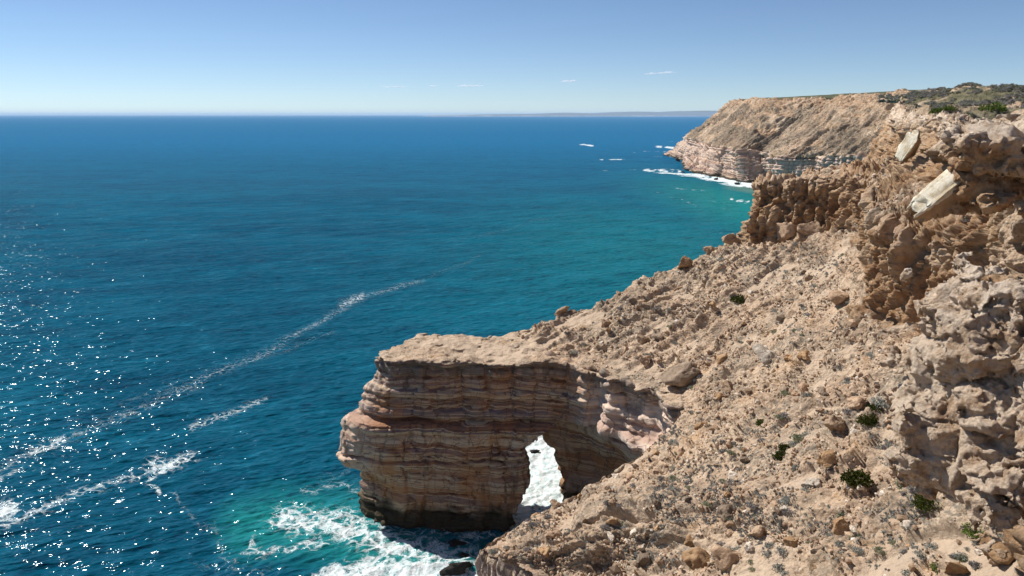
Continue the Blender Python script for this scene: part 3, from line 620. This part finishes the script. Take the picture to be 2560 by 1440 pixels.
    tq = np.maximum(tq * .9, np.clip(cap(fx, fy, [(690, 1290), (640, 1345)], 75) * 1.5, 0, 1) * .8)
    bay = np.exp(-(((p[:, 0] - 215) / 75) ** 2 + ((p[:, 1] - 700) / 330) ** 2)) * 1.0
    bay = np.maximum(bay, np.exp(-(((p[:, 0] - 95) / 120) ** 2 + ((p[:, 1] - 470) / 300) ** 2)) * .45)
    bot = np.clip(cap(wx, wy, [(292, 870), (270, 930), (262, 880), (275, 800)], 30) * 1.6, 0, 1)
    tq = np.maximum(tq, inlet * .8)
    tq = np.maximum(tq, bay)
    deep = sstep(120, 2600, p[:, 1])
    z = z + np.clip(f, 0, 1) * near * fbm(p, (2.2, 2.2, 1), 3, 531) * .45
    P[..., 2] = z.reshape(R, K)
    m = NT('sea_water')
    foam, turq, dp, sh = m.attr('foam'), m.attr('turquoise'), m.attr('deep'), m.attr('sandy')
    pat = m.noise(.012, 5, .6, m.vec((.5, 1, 1), rot=(0, 0, .5)))
    base = m.mix(m.rng(pat, .38, .64), SEA['a'], SEA['b'])
    base = m.mix(dp, base, SEA['deep']); base = m.mix(turq, base, SEA['turq']); base = m.mix(sh, base, (.10, .20, .17))
    wv = m.vec((1, 1, 1), rot=(0, 0, -rot)); wv2 = m.vec((.45, 1, 1), wv)
    h = m.math('ADD', m.math('MULTIPLY', m.noise(.22, 2, .6, wv2), 2.3), m.math('MULTIPLY', m.noise(.62, 1.5, .6, wv2), 1.15)); h = m.math('ADD', h, m.math('MULTIPLY', m.noise(1.5, 1.0, .6, wv2), .34)); hw = m.math('ADD', m.math('MULTIPLY', m.noise(.075, 5, .78, wv2), 1.2), m.math('MULTIPLY', m.noise(.5, 4, .75, wv2), .9))
    base = m.mix(m.rng(hw, 1.08, 1.40, 0, .60), m.mix(m.rng(hw, 1.06, .75, 0, .80), base, (.0003, .022, .046)), (.014, .17, .26))
    nrm = m.bump(h, 1.0, SEA['bump'])
    water = m.water(base, SEA['rough'], nrm, .10)
    # foam threads
    fv = m.vec((1, 1, 1)); wd = m.noise(.22, 4, .6, fv, out='Color'); vm = m.n('ShaderNodeVectorMath', operation='MULTIPLY_ADD'); m.put(vm.inputs[0], wd); vm.inputs[1].default_value = (5, 5, 0); m.put(vm.inputs[2], m.pos)
    e1 = m.vor(.42, vm.outputs[0], 'DISTANCE_TO_EDGE'); e2 = m.vor(1.5, vm.outputs[0], 'DISTANCE_TO_EDGE'); n0 = m.noise(.9, 6, .75, vm.outputs[0]); n9 = m.noise(3.6, 5, .75)
    thr = m.math('ADD', m.math('MULTIPLY', m.rng(e1, .30, 0), .34), m.math('MULTIPLY', m.rng(e2, .30, 0), .20)); thr = m.math('ADD', thr, m.math('MULTIPLY', n0, .52)); thr = m.math('ADD', thr, m.math('MULTIPLY_ADD', n9, .40, -.16))
    k = m.math('SUBTRACT', m.math('MULTIPLY', foam, 1.0), m.math('SUBTRACT', 1.14, thr)); fm = m.rng(k, -.08, .36)
    fm = m.math('MULTIPLY', fm, m.rng(foam, .02, .55, 0, 1))
    fcol = m.mix(m.rng(m.noise(.8, 6, .7), .42, .62), (.76, .79, .79), (.55, .69, .69))
    fm = m.math('MULTIPLY', fm, m.rng(foam, .3, .62, .55, 1)); fo = m.bsdf(fcol, .8, m.bump(m.noise(1.6, 7, .7), .5, .8), .2)
    mx = m.n('ShaderNodeMixShader'); m.put(mx.inputs[0], fm); m.t.links.new(water, mx.inputs[1]); m.t.links.new(fo, mx.inputs[2])
    m.done(mx.outputs[0])
    o = mesh_np('sea', P.reshape(-1, 3), gridq(R, K), m.m, True, dict(foam=f, turquoise=np.clip(tq, 0, 1), deep=deep, sandy=bot))
    tag(o, kind='structure')
SEA = dict(a=(.0008, .056, .098), b=(.0010, .086, .140), deep=(.003, .125, .270), turq=(.010, .190, .185), bump=.72, rough=.09)
sea()
# ---------------------------------------------------------------- loose rocks and plants on the slope
_p, _n, _tal = NEAR['p'], NEAR['n'], NEAR['tal']
_px, _py, _pd = pix(_p)
_ok = (_px > 1000) & (_px < 2620) & (_py > 180) & (_py < 1500) & (_p[:, 1] > 8)
_bx = np.clip((_px / 5).astype(int), 0, 600); _by = np.clip((_py / 5).astype(int), 0, 320); _bin = _bx * 321 + _by
_mind = np.full(601 * 321, 1e9); np.minimum.at(_mind, _bin[_ok], _pd[_ok])
for _q in (-1, 1):
    pass
_vis = _ok & (_pd < _mind[_bin] * 1.03)
_free = _vis & ~((_px > 2325) & (_py > 765) & (_py < 1335)) & ~((_px > 2395) & (_py > 325) & (_py < 505)) & (_n[:, 2] > .2)
_vi = np.where(_vis)[0]; _fi = np.where(_free & (_tal > .6))[0]
def spot(px, py, r=14):
    """the place on the slope that shows at this position of the photo"""
    d = (_px[_vi] - px) ** 2 + (_py[_vi] - py) ** 2; c = np.argsort(d)[:6]; i = _vi[c[0]]
    return _p[i], _n[i], _pd[i]
import bmesh
def ico(sub):
    bm = bmesh.new(); bmesh.ops.create_icosphere(bm, subdivisions=sub, radius=1); v = np.array([x.co[:] for x in bm.verts]); f = np.array([[x.index for x in q.verts] for q in bm.faces]); bm.free(); return v, f
_I4, _I1 = ico(4), ico(1)
def boulder_mesh(name, seed, mat, squash=(1, 1, .75), cuts=11, rough=.1):
    r = np.random.default_rng(seed); v, f = _I4; v = v.copy() * 1.25
    for _ in range(cuts):
        d = r.normal(size=3); d /= np.linalg.norm(d); o = r.uniform(.45, .85); s = v @ d; ex = np.maximum(s - o, 0); v -= ex[:, None] * d * .97
    n = v / (np.linalg.norm(v, axis=1, keepdims=True) + 1e-9); q = v + seed * 3.1
    v = v + n * (fbm(q, .9, 4, seed, .6) * .12 + facets(q, .8, seed) * .16 + facets(q, .35, seed + 2) * .05)[:, None]
    v *= np.array(squash); v /= np.abs(v).max(); o = mesh_np(name, v, f, mat, True); return o
_lib = {}
def boulder(kind, seed, pt, size, label=None, group=None, name='boulder', cat='boulder', rot=None, mat=None, squash=None, sink=.25, nrm=(0, 0, 1)):
    key = (kind, seed, squash)
    if key not in _lib:
        o = boulder_mesh(name, seed, MATS[kind], squash or (1, .85, .72)); _lib[key] = o
    else:
        o = _lib[key].copy(); C.objects.link(o); o.name = name
        for k in list(o.keys()): del o[k]
    o.location = Vector(pt) + Vector(nrm) * size * (.5 - sink); o.scale = (size,) * 3
    o.rotation_euler = rot if rot is not None else (random.uniform(-.5, .5), random.uniform(-.5, .5), random.uniform(0, 6.28))
    tag(o, label, cat, group); return o
MATS = dict(tan=M_TAN, ochre=M_ORANGE, pale=M_PALE, grey=M_GREYSTONE, black=M_BLACK)
def scatter_boulders():
    B_ = [  # px, py, width in px, kind, label
     (1514,809,24,'tan','tan flat-topped stone alone on the pale slope above the bridge'),
     (1603,849,34,'tan','pinkish upright boulder on the slope above the bridge, left of its twin'),
     (1648,846,34,'grey','grey-brown boulder on the slope above the bridge, right of the pinkish one'),
     (1613,908,46,'tan','long rounded tan boulder at the brink above the pale buttress'),
     (1646,907,24,'tan','small round boulder wedged right of the long rounded one'),
     (1804,905,38,'ochre','ochre boulder right behind the biggest block at the cove head'),
     (1921,905,80,'pale','broad pale pinkish block lying right of the biggest block at the cove head'),
     (1978,898,36,'ochre','rust-brown boulder touching the pale pinkish block'),
     (1822,1012,58,'grey','dark flat slab casting a shadow beside the cove'),
     (2008,895,40,'ochre','rounded ochre boulder in the middle of the slope'),
     (2234,885,40,'grey','brown cracked boulder just under the fluted wall'),
     (2321,929,22,'grey','small brown boulder between the fluted wall and the nearest rock'),
     (2054,985,28,'grey','small dark boulder on bare sand above the dark green shrubs'),
     (2049,1029,28,'tan','small tan boulder left of the dark green shrubs'),
     (2142,1013,50,'tan','low tan boulder right beside the dark green shrubs'),
     (2095,1070,66,'tan','big pitted tan boulder below the pair of dark green shrubs'),
     (2131,1083,30,'pale','small pale stone leaning on the big pitted boulder'),
     (2080,1157,74,'ochre','big ochre block with a dark overhang, left of the round dark green bush'),
     (1862,1155,30,'grey','upright grey-brown boulder left of the twin green bushes'),
     (2029,1216,46,'pale','flat pale boulder below the big ochre block'),
     (2306,1134,72,'pale','craggy white boulder tucked against the nearest rock'),
     (2270,1162,52,'tan','smooth tan slab below the craggy white boulder'),
     (2121,1221,20,'pale','small white stone at the foot of the round dark green bush'),
     (2150,1224,26,'pale','whitish stone right of the foot of the round dark green bush'),
     (1818,1291,66,'grey','big dark brown boulder standing in the grey scrub'),
     (2108,1320,60,'ochre','slanting ochre boulder low on the right of the slope'),
     (2133,1332,26,'pale','white stone against the slanting ochre boulder'),
     (1903,1327,28,'pale','bright white stone below the grey scrub'),
     (1877,1370,26,'pale','pale rounded stone near the bottom edge'),
     (1972,1355,44,'ochre','ochre boulder near the bottom edge, right of the white stones'),
     (1826,1337,34,'tan','tan boulder under the big dark brown one'),
     (1723,1360,50,'ochre','ochre boulder above the two blocks at the bottom edge'),
     (1745,1405,92,'ochre','left one of the two square ochre blocks at the bottom edge'),
     (1815,1408,80,'tan','right one of the two square blocks at the bottom edge'),
     (2270,1368,26,'ochre','small orange boulder alone at lower right'),
     (2483,1392,120,'ochre','rust-orange block with a split, in the bottom right corner under the nearest rock'),
     (2385,1425,60,'ochre','orange block at the bottom edge, left of the split rust-orange one'),
     (1371,1343,32,'tan','pointed tan boulder on the slope tip above the white cliff'),
     (1305,1370,28,'grey','brown boulder left of the pointed tan one on the slope tip'),
     (1292,1390,26,'grey','dark purple stone on the red beds at the slope tip'),
     (1532,1311,36,'ochre','ochre boulder with a hollow in the middle of the front slope'),
     (1526,1346,34,'pale','pale flat stone below the hollow ochre boulder'),
     (1587,1335,30,'pale','white slab right of the hollow ochre boulder'),
     (1574,1196,34,'tan','tan boulder high on the bare front slope, right of the inlet'),
     (1703,1137,40,'tan','rounded tan boulder below the cove head'),
     (1638,1260,24,'grey','small dark boulder alone on the bare front slope'),
     (1340,1293,26,'ochre','reddish upright stone on the brink beside the shaded surf'),
     (1366,1285,24,'grey','brown stone right of the reddish upright one on the brink'),
     (1392,1268,36,'tan','tan boulder on the brink facing the arch foot'),
     (1411,1228,34,'tan','big tan boulder on the brink in front of the white surf'),
     (1443,1223,26,'grey','brown boulder just behind the brink in front of the white surf'),
     (1833,609,56,'tan','leaning brown boulder at the foot of the jagged outcrop'),
     (1771,630,30,'tan','low brown stone on the skyline, left of the leaning boulder'),
     (1714,668,50,'ochre','yellowish block on the slope skyline above the sea'),
     (1400,778,34,'tan','tan hump on the skyline above the arch'),
     (1875,734,24,'pale','white stone next to a flat green bush on the upper slope'),
     (2425,478,66,'tan','striped brown boulder behind the long white slab'),
     (1965,583,80,'tan','left lump of the low outcrop in front of the hollow'),
     (2030,585,70,'tan','right lump of the low outcrop in front of the hollow'),
     (2175,734,30,'ochre','ochre stone at the left foot of the fluted wall'),
     (2105,752,60,'tan','low tan boulder on the slope left of the fluted wall'),
     (1760,1075,44,'ochre','ochre boulder on the spur between the two slopes'),
    ]
    r = random.Random(5)
    for i, (x, y, w, k, lab) in enumerate(B_):
        p, n, d = spot(x, y); sz = w * d / F * .56
        boulder(k, 100 + i % 14, p, sz, lab, rot=(r.uniform(-.4, .4), r.uniform(-.4, .4), r.uniform(0, 6.28)), sink=.22)
    p, n, d = spot(1712, 950); boulder('grey', 131, p + np.array([0, -.5, .6]), 4.6, 'biggest brown block, hanging over the brink at the cove head', squash=(1, .62, .52), rot=(.1, -.22, .25), name='boulder', sink=.25)
    # many small ones that nothing tells apart
    pn = fbm(_p[_fi], 9, 3, 601) + .25 * rng.random(len(_fi)); pool = _fi[pn > .05]
    wgt = _pd[pool] ** -0.6; wgt /= wgt.sum(); ch = rng.choice(pool, 230, replace=False, p=wgt)
    for i, j in enumerate(ch):
        sz = float(np.exp(rng.normal(-.95, .42))) * (.7 + _pd[j] / 200); front = _pd[j] < 118
        k = ('tan', 'grey', 'tan', 'ochre', 'pale')[i % 5]
        boulder(k, 100 + i % 14, _p[j], min(sz, 1.3), 'small boulder in the rubble of the %s slope, under a metre across' % ('front' if front else 'upper'), 'small boulders in the rubble of the %s slope' % ('front' if front else 'upper'), sink=.3)
scatter_boulders()
def sea_rocks():
    for (x, y, w, sq, lab, sd) in ((1133, 1428, 92, (1, .6, .45), 'long wet black rock in the foam at the bottom edge', 141), (1172, 1416, 36, (1, .85, .6), 'small black rock touching the white cliff foot in the foam', 142),
                                   (1140, 1362, 56, (1, .7, .45), 'black rock awash in the shaded surf below the arch', 143), (1162, 1392, 30, (1, .8, .6), 'small black rock where the shade meets the sunlit foam', 144),
                                   (1337, 1132, 26, (1, .8, .5), 'little dark rock in the white surf seen through the arch', 145)):
        p = np.array(atz(x, y, .1)); d = pix(p)[2]; boulder('black', sd, p, w * d / F * .55, lab, squash=sq, rot=(0, .05, .35), name='sea_rock', cat='sea rock', sink=.35)
    for i, (x, y, w) in enumerate(((1697, 404, 16), (1708, 431, 13), (1790, 449, 12), (1842, 461, 14))):
        p = np.array(atz(x, y, .3)); d = pix(p)[2]; boulder('black', 141 + i, p, w * d / F * .6, 'dark rock in the far surf under the headland', 'dark rocks in the surf under the headland', squash=(1, .7, .4), name='sea_rock', cat='sea rock')
sea_rocks()
def slabs():
    m = NT('crusted_stone'); ob = m.n('ShaderNodeTexCoord').outputs['Object']; zz = m.n('ShaderNodeSeparateXYZ', Vector=ob).outputs[2]
    n = m.noise(1.4, 6, .65); cr = m.mix(m.noise(.9, 5), (.60, .54, .40), (.76, .71, .60)); tn = m.mix(n, (.26, .17, .10), (.46, .33, .22))
    cr = m.mix(m.rng(m.noise(.8, 6, .7), .46, .62, 0, .75), cr, (.46, .34, .19)); c = m.mix(m.rng(m.math('MULTIPLY_ADD', n, .5, zz), .28, .42), tn, cr); m.done(m.bsdf(c, .9, m.bump(m.noise(2.5, 8, .7), .15, .9), .15))
    v, f = _I4
    for (a, b, Y, wd, th, sd, lab) in (((2286, 520), (2478, 368), 69, 2.3, 1.9, 7, 'long cream-topped slab leaning against the cliff below the overhanging ledge'), ((2244, 398), (2286, 334), 112, 2.3, .9, 9, 'shorter cream slab leaning on the cliff edge, farther off than the long one')):
        A_, B__ = np.array(aty(*a, Y)), np.array(aty(*b, Y * .985)); L = np.linalg.norm(B__ - A_); q = v.copy(); r = np.random.default_rng(sd)
        q = np.sign(q) * np.abs(q) ** .26; q /= np.abs(q).max(); nn = fbm(v * 1.0 + sd, .8, 4, sd) * .22 + facets(v + sd, .6, sd) * .26 + facets(v * 1.0 + sd, .25, sd + 1) * .08; q += v * nn[:, None]
        q[:, 2] = np.where(q[:, 2] > .25, .25 + (q[:, 2] - .25) * .25, q[:, 2]) * (1 + .0 * q[:, 0]); q[:, 1] *= 1 - .30 * np.abs(q[:, 0]) + .1 * np.sin(q[:, 0] * 7 + sd); q[:, 2] *= .62 + .38 * np.clip(1 - np.abs(q[:, 0] + .1), 0, 1)
        q = q * np.array([L / 2, wd / 2, th]); o = mesh_np('rock_slab', q, f, m.m, True)
        ex = Vector((B__ - A_) / L); up = Vector((-.55, -.50, .66)); ey = up.cross(ex).normalized(); ez = ex.cross(ey).normalized()
        o.matrix_world = Matrix.Translation(Vector((A_ + B__) / 2) - ez * th * .3) @ Matrix((ex, ey, ez)).transposed().to_4x4(); tag(o, lab, 'rock slab')
slabs()
def stones():
    pn = fbm(_p[_fi], 5, 3, 611) + .35 * rng.random(len(_fi)); pool = _fi[(pn > .12) & (NEAR['run'][_fi] < .45)]
    N = 15000; ch = rng.choice(pool, N); v, f = _I1
    s = np.exp(rng.normal(-2.25, .48, N)) * (.75 + _pd[ch] / 170); r = rng.normal(size=(N, 12, 1)) * .16 + 1; sq = rng.uniform(.5, 1, (N, 1, 3))
    q = v[None] * r * sq; an = rng.uniform(0, 6.28, N); c, sn = np.cos(an), np.sin(an)
    x = q[..., 0] * c[:, None] - q[..., 1] * sn[:, None]; y = q[..., 0] * sn[:, None] + q[..., 1] * c[:, None]; q = np.stack([x, y, q[..., 2]], -1) * s[:, None, None] + _p[ch][:, None] + rng.normal(size=(N, 1, 3)) * .06
    Q = (f[None] + (np.arange(N) * 12)[:, None, None]).reshape(-1, 3)
    m = NT('rubble'); t = m.attr('tone'); col = m.ramp(t, [(0, (.14, .10, .07)), (.3, (.30, .20, .13)), (.6, (.42, .29, .19)), (.85, (.50, .37, .26)), (1, (.66, .57, .47))]); m.done(m.bsdf(col, .93, None, .1))
    tag(mesh_np('rubble', q.reshape(-1, 3), Q, m.m, False, dict(tone=np.repeat(rng.random(N), 12))), kind='stuff')
stones()
def leaf_cloud(n, r, leaf, seed, flat=.75, inner=.35, upright=.0):
    g = np.random.default_rng(seed); d = g.normal(size=(n, 3)); d[:, 2] = np.abs(d[:, 2]) * .9 - .1; d /= np.linalg.norm(d, axis=1, keepdims=True)
    rad = (inner + (1 - inner) * g.random(n) ** .6) * (1 + .38 * perlin(d * 1.3 + seed, .7, seed)[:]); c = d * rad[:, None] * r; c[:, 2] *= flat
    a = g.normal(size=(n, 3)) + d * upright; a /= np.linalg.norm(a, axis=1, keepdims=True); b = np.cross(a, g.normal(size=(n, 3))); b /= np.linalg.norm(b, axis=1, keepdims=True)
    l = leaf * g.uniform(.6, 1.3, n)[:, None]; V = np.stack([c - a * l, c + b * l * .45, c + a * l, c - b * l * .45], 1).reshape(-1, 3)
    return V, np.arange(n * 4).reshape(-1, 4)
def shrub_proto(name, seed, mat, n=520, leaf=.11, flat=.72, upright=0, inner=.3):
    root = bpy.data.objects.new(name, None); C.objects.link(root); V, Q = leaf_cloud(n, 1.0, leaf, seed, flat, inner, upright); mesh_np('foliage', V, Q, mat, False, parent=root)
    g = np.random.default_rng(seed); T, K = [], []
    for i in range(9):   # branching stems
        an = g.uniform(0, 6.28); e = np.array([math.cos(an) * .62, math.sin(an) * .62, g.uniform(.25, .6)]); s = np.array([0, 0, -.12]); o_ = np.array([-math.sin(an), math.cos(an), 0]) * .03; u_ = np.array([0, 0, .03]); b = len(T)
        T += [s - o_, s + u_, s + o_, s - u_, e - o_ * .4, e + u_ * .4, e + o_ * .4, e - u_ * .4]; K += [(b + k, b + (k + 1) % 4, b + 4 + (k + 1) % 4, b + 4 + k) for k in range(4)]
    mesh_np('stem', T, K, M_TWIG, False, parent=root); return root
SH = {}
def shrub(kind, pt, size, label, group=None, cat='shrub', v=0, sq=1.0):
    spec = dict(dark=('green_bush', M_DGREEN, 1300, .10, .85), bright=('green_bush', M_BGREEN, 600, .12, .6), grey=('grey_shrub', M_GREY, 420, .12, .6), sage=('sage_shrub', M_SAGE, 420, .12, .5), twig=('grey_shrub', M_TWIG, 420, .16, .55))[kind]
    key = (kind, v)
    if key not in SH: root = SH[key] = shrub_proto(spec[0], 700 + v * 7 + len(kind), spec[1], spec[2], spec[3], spec[4], 1.5 if kind == 'twig' else .4)
    else:
        s = SH[key]; root = s.copy(); C.objects.link(root)
        for k in list(root.keys()): del root[k]
        for ch in s.children: c = ch.copy(); C.objects.link(c); c.parent = root
    root.location = Vector(pt) - Vector((0, 0, .08 * size)); root.scale = (size, size, size * sq); root.rotation_euler = (random.uniform(-.1, .1), random.uniform(-.1, .1), random.uniform(0, 6.28))
    tag(root, label, cat, group)
def plants():
    P_ = [(2142,1190,56,'dark','round dark green bush, the biggest one, in the lower right slope'), (2186,1020,32,'dark','dark green bush under the large grey shrub'), (2171,1048,40,'dark','dark green bush just below another, beside the low tan boulder'),
     (1962,1115,26,'dark','small dark green bush, upper one of a touching pair'), (1954,1136,28,'dark','small dark green bush, lower one of a touching pair'), (1906,1056,24,'dark','little round dark green bush alone below the cove'),
     (1849,745,32,'dark','flat dark green bush beside a white stone on the upper slope'), (2100,852,18,'sage','tiny green shrub on bare ground below the fluted wall'), (2322,1250,52,'dark','spreading green bush at the left foot of the nearest rock'),
     (2440,1318,62,'bright','leafy olive bush under the nearest rock'), (2347,1412,38,'bright','bright green tuft at the bottom right'), (2408,1392,28,'bright','small bright green plant left of the rust-orange block'),
     (2141,1331,34,'sage','dull green shrub over a white stone at lower right'), (2303,1054,42,'bright','olive shrub beside the left edge of the nearest rock'),
     (2206,996,52,'grey','large silvery grey shrub above the dark green bushes'), (2121,955,32,'grey','silver-grey shrub alone on the slope, left of the large silvery one'), (2144,983,28,'grey','small silvery shrub left of the large silvery one'),
     (2276,994,24,'twig','dark grey twiggy shrub right of the large silvery one'), (2175,1285,30,'grey','blue-grey round shrub at lower right'), (2332,1362,40,'grey','silver-grey shrub right of the bottom, below the nearest rock'),
     (2491,1330,50,'grey','wispy grey shrub on top of the rust-orange block'), (2273,1208,62,'sage','wide sage green shrub below the smooth tan slab'), (2003,1088,46,'sage','pale sage shrub left of the big pitted boulder'), (1952,1036,26,'sage','grey-green shrub uphill of the little dark bush'),
     (1562,1304,22,'sage','green tuft right of the hollow ochre boulder'), (2345,272,34,'bright','low green bush on the plateau rim, left one'), (2372,266,36,'bright','low green bush on the plateau rim, second from the left'),
     (2480,262,60,'bright','green bush in the grey scrub on the plateau'), (2540,335,34,'dark','dark low bush on the white rock rim at the right edge'), (2470,330,50,'twig','grey low bush on the white rock rim')]
    for i, (x, y, w, k, lab) in enumerate(P_):
        p, n, d = spot(x, y + w * .2); shrub(k, p, w * d / F * (.66 if k == 'dark' else .56), lab, v=i % 3)
    z = fbm(_p[_fi], 13, 3, 621) + .4 * rng.random(len(_fi)); pool = _fi[z > .12]
    # round shrubs standing singly
    w = _pd[pool] ** -1.0; w /= w.sum(); ch = rng.choice(pool, 240, replace=False, p=w)
    for i, j in enumerate(ch):
        k = ('grey', 'twig', 'grey', 'sage', 'grey', 'twig')[i % 6]; lab = {'grey': 'small silver-grey shrub dotted on the slope', 'twig': 'small dry grey twiggy shrub on the slope', 'sage': 'small dull sage-green shrub on the slope'}[k]
        shrub(k, _p[j], float(rng.uniform(.22, .55)) * (.7 + _pd[j] / 160), lab, {'grey': 'silver-grey shrubs dotted on the slope', 'twig': 'dry twiggy shrubs on the slope', 'sage': 'sage-green shrubs on the slope'}[k], v=i % 3)
    # scrub mats nobody could count
    pts = []
    for (x, y, rx, ry, n) in ((1745, 1240, 120, 75, 1300), (1800, 1180, 90, 60, 500), (1640, 1370, 70, 60, 450), (1900, 1280, 90, 60, 600), (1960, 1300, 120, 90, 700), (1900, 1110, 60, 70, 400), (1640, 1080, 60, 30, 260), (2250, 1110, 90, 60, 700), (2200, 1350, 160, 80, 900), (1320, 1320, 70, 30, 260),
                              (1400, 1360, 80, 50, 300), (1840, 640, 80, 30, 260), (2010, 660, 120, 50, 450), (1900, 700, 110, 50, 400), (2080, 700, 80, 60, 300), (2300, 1000, 60, 80, 300), (2050, 800, 120, 50, 300), (2290, 1260, 70, 60, 420), (1760, 760, 80, 40, 200), (1850, 860, 120, 50, 220)):
        c = _fi[(((_px[_fi] - x) / rx) ** 2 + ((_py[_fi] - y) / ry) ** 2 < 1)]
        if len(c): pts.append(rng.choice(c, n))
    j = np.concatenate(pts); n = fbm(_p[j], 1.6, 2, 631); j = j[n > -.05]
    top = np.where(_vis & (NEAR['inl'] > .5))[0]; tn = fbm(_p[top], 12, 3, 121); top = top[tn > -.02]; jt = rng.choice(top, 5000)
    def mats(ids, name, mat, s0, s1, leafn=16):
        n = len(ids); V0, Q0 = leaf_cloud(leafn, 1.0, .42, 77, .7, .2, 1.0); s = rng.uniform(s0, s1, n) * (.6 + _pd[ids] / 160); an = rng.uniform(0, 6.28, n); c, sn = np.cos(an)[:, None], np.sin(an)[:, None]
        x = V0[None, :, 0] * c - V0[None, :, 1] * sn; y = V0[None, :, 0] * sn + V0[None, :, 1] * c; q = np.stack([x, y, np.broadcast_to(V0[None, :, 2], x.shape)], -1) * s[:, None, None] + _p[ids][:, None]
        tag(mesh_np(name, q.reshape(-1, 3), (Q0[None] + (np.arange(n) * leafn * 4)[:, None, None]).reshape(-1, 4), mat, False), kind='stuff')
    h = len(j) // 3; rng.shuffle(j); mats(j[:h * 2], 'grey_scrub', M_GREY, .09, .2); mats(j[h * 2:], 'twiggy_scrub', M_TWIG, .1, .24); h = len(jt) // 2
    mats(jt[:h], 'plateau_scrub', M_TWIG, .14, .34); mats(jt[h:], 'plateau_heath', M_SAGE, .12, .30)
plants()
def clouds():
    m = NT('cloud_vapour'); vv = m.n('ShaderNodeVolumeScatter'); vv.inputs['Color'].default_value = (1, 1, 1, 1); vv.inputs['Density'].default_value = .012; vv.inputs['Anisotropy'].default_value = .2
    m.t.links.new(vv.outputs[0], m.out.inputs['Volume'])
    v, f = ico(3)
    for (x, y, w, h, lab) in ((985, 217, 78, 6, 'long thin cloud, leftmost over the horizon'), (1085, 215, 17, 7, 'tiny cloud between two longer ones'), (1175, 215, 62, 9, 'small puffy cloud, third from the left'), (1423, 203, 38, 9, 'small bright cloud above the distant hills'), (1650, 183, 76, 9, 'longest and highest cloud, nearest the headland')):
        Y = 30000.0; g = np.random.default_rng(x); Vs, Qs = [], []; nb = max(3, int(w / 5)); u = Y * 1.0 / F
        c0 = np.array(aty(x, y, Y))
        for i in range(nb):
            s = (i + .5) / nb * 2 - 1; r = (h * .55) * (1 - s * s * .6) * g.uniform(.5, 1.15); q = v * (1 + .25 * perlin(v * 1.5 + i * 3 + x, 1, 3)[:, None]) * np.array([r * 1.5, r * 1.4, r * .62]) * u
            q[:, 2] = np.maximum(q[:, 2], -r * .3 * u); Qs.append(f + len(v) * i); Vs.append(q + np.array([s * w / 2 * u, g.uniform(-2, 2) * u, (g.uniform(-.6, .6) + (2.5 * s if w > 70 and x > 1500 else 0)) * u]))
        o = mesh_np('cloud', np.concatenate(Vs), np.concatenate(Qs), m.m, True); o.location = c0; tag(o, lab, 'cloud')
clouds()
# ---------------------------------------------------------------- air, sky, sun, camera
def setup():
    sc = bpy.context.scene
    EL, AZ = math.radians(47), math.radians(-54)   # AZ from +Y towards +X
    w = bpy.data.worlds.new('World'); sc.world = w; w.use_nodes = True; nt = w.node_tree
    sky = nt.nodes.new('ShaderNodeTexSky'); sky.sky_type = 'NISHITA'; sky.sun_disc = False; sky.sun_elevation = EL; sky.sun_rotation = AZ
    sky.altitude = 0; sky.air_density = SKY['air']; sky.dust_density = SKY['dust']; sky.ozone_density = SKY['ozone']
    bg = nt.nodes['Background']; nt.links.new(sky.outputs[0], bg.inputs[0]); bg.inputs[1].default_value = SKY['strength']
    L = bpy.data.lights.new('sun', 'SUN'); L.energy = SKY['sun']; L.angle = math.radians(.53); L.color = (1, .955, .89)
    lo = bpy.data.objects.new('sun', L); C.objects.link(lo)
    dv = Vector((math.sin(AZ) * math.cos(EL), math.cos(AZ) * math.cos(EL), math.sin(EL))); lo.rotation_euler = dv.to_track_quat('Z', 'Y').to_euler(); lo.location = (-50, 20, 150)
    cam = bpy.data.cameras.new('camera'); co = bpy.data.objects.new('camera', cam); C.objects.link(co); cam.sensor_width = 36; cam.lens = F / 2560 * 36
    co.location = (0, 0, H); co.rotation_euler = (math.pi / 2 - PITCH, 0, 0); cam.clip_start = .1; cam.clip_end = 300000; sc.camera = co
    sc.view_settings.view_transform = 'Standard'; sc.view_settings.look = 'None'; sc.view_settings.exposure = SKY['exp']; sc.view_settings.gamma = 1
    sc.cycles.max_bounces = 6; sc.cycles.diffuse_bounces = 2; sc.cycles.glossy_bounces = 2; sc.cycles.volume_bounces = 3
    sc.cycles.sample_clamp_direct = 40; sc.cycles.sample_clamp_indirect = 4
    sc.cycles.use_denoising = True
    # haze
    if SKY['haze']:
        bpy.ops.mesh.primitive_cube_add(size=1, location=(0, 0, 0)); o = bpy.context.object; o.name = 'haze'; o.data.name = 'haze'
        o.scale = (160000, 160000, 260); o.location = (0, 40000, 260 / 2 - 4.0)
        m = bpy.data.materials.new('haze_air'); m.use_nodes = True; t = m.node_tree; t.nodes.clear(); out = t.nodes.new('ShaderNodeOutputMaterial'); v = t.nodes.new('ShaderNodeVolumePrincipled')
        v.inputs['Color'].default_value = (.62, .80, 1.0, 1); v.inputs['Density'].default_value = SKY['haze']; v.inputs['Anisotropy'].default_value = .0
        t.links.new(v.outputs[0], out.inputs['Volume']); o.data.materials.append(m); o['kind'] = 'stuff'
SKY = dict(air=.60, dust=.0, ozone=3.9, strength=.077, sun=4.6, exp=.42, haze=1.5e-5)
setup()
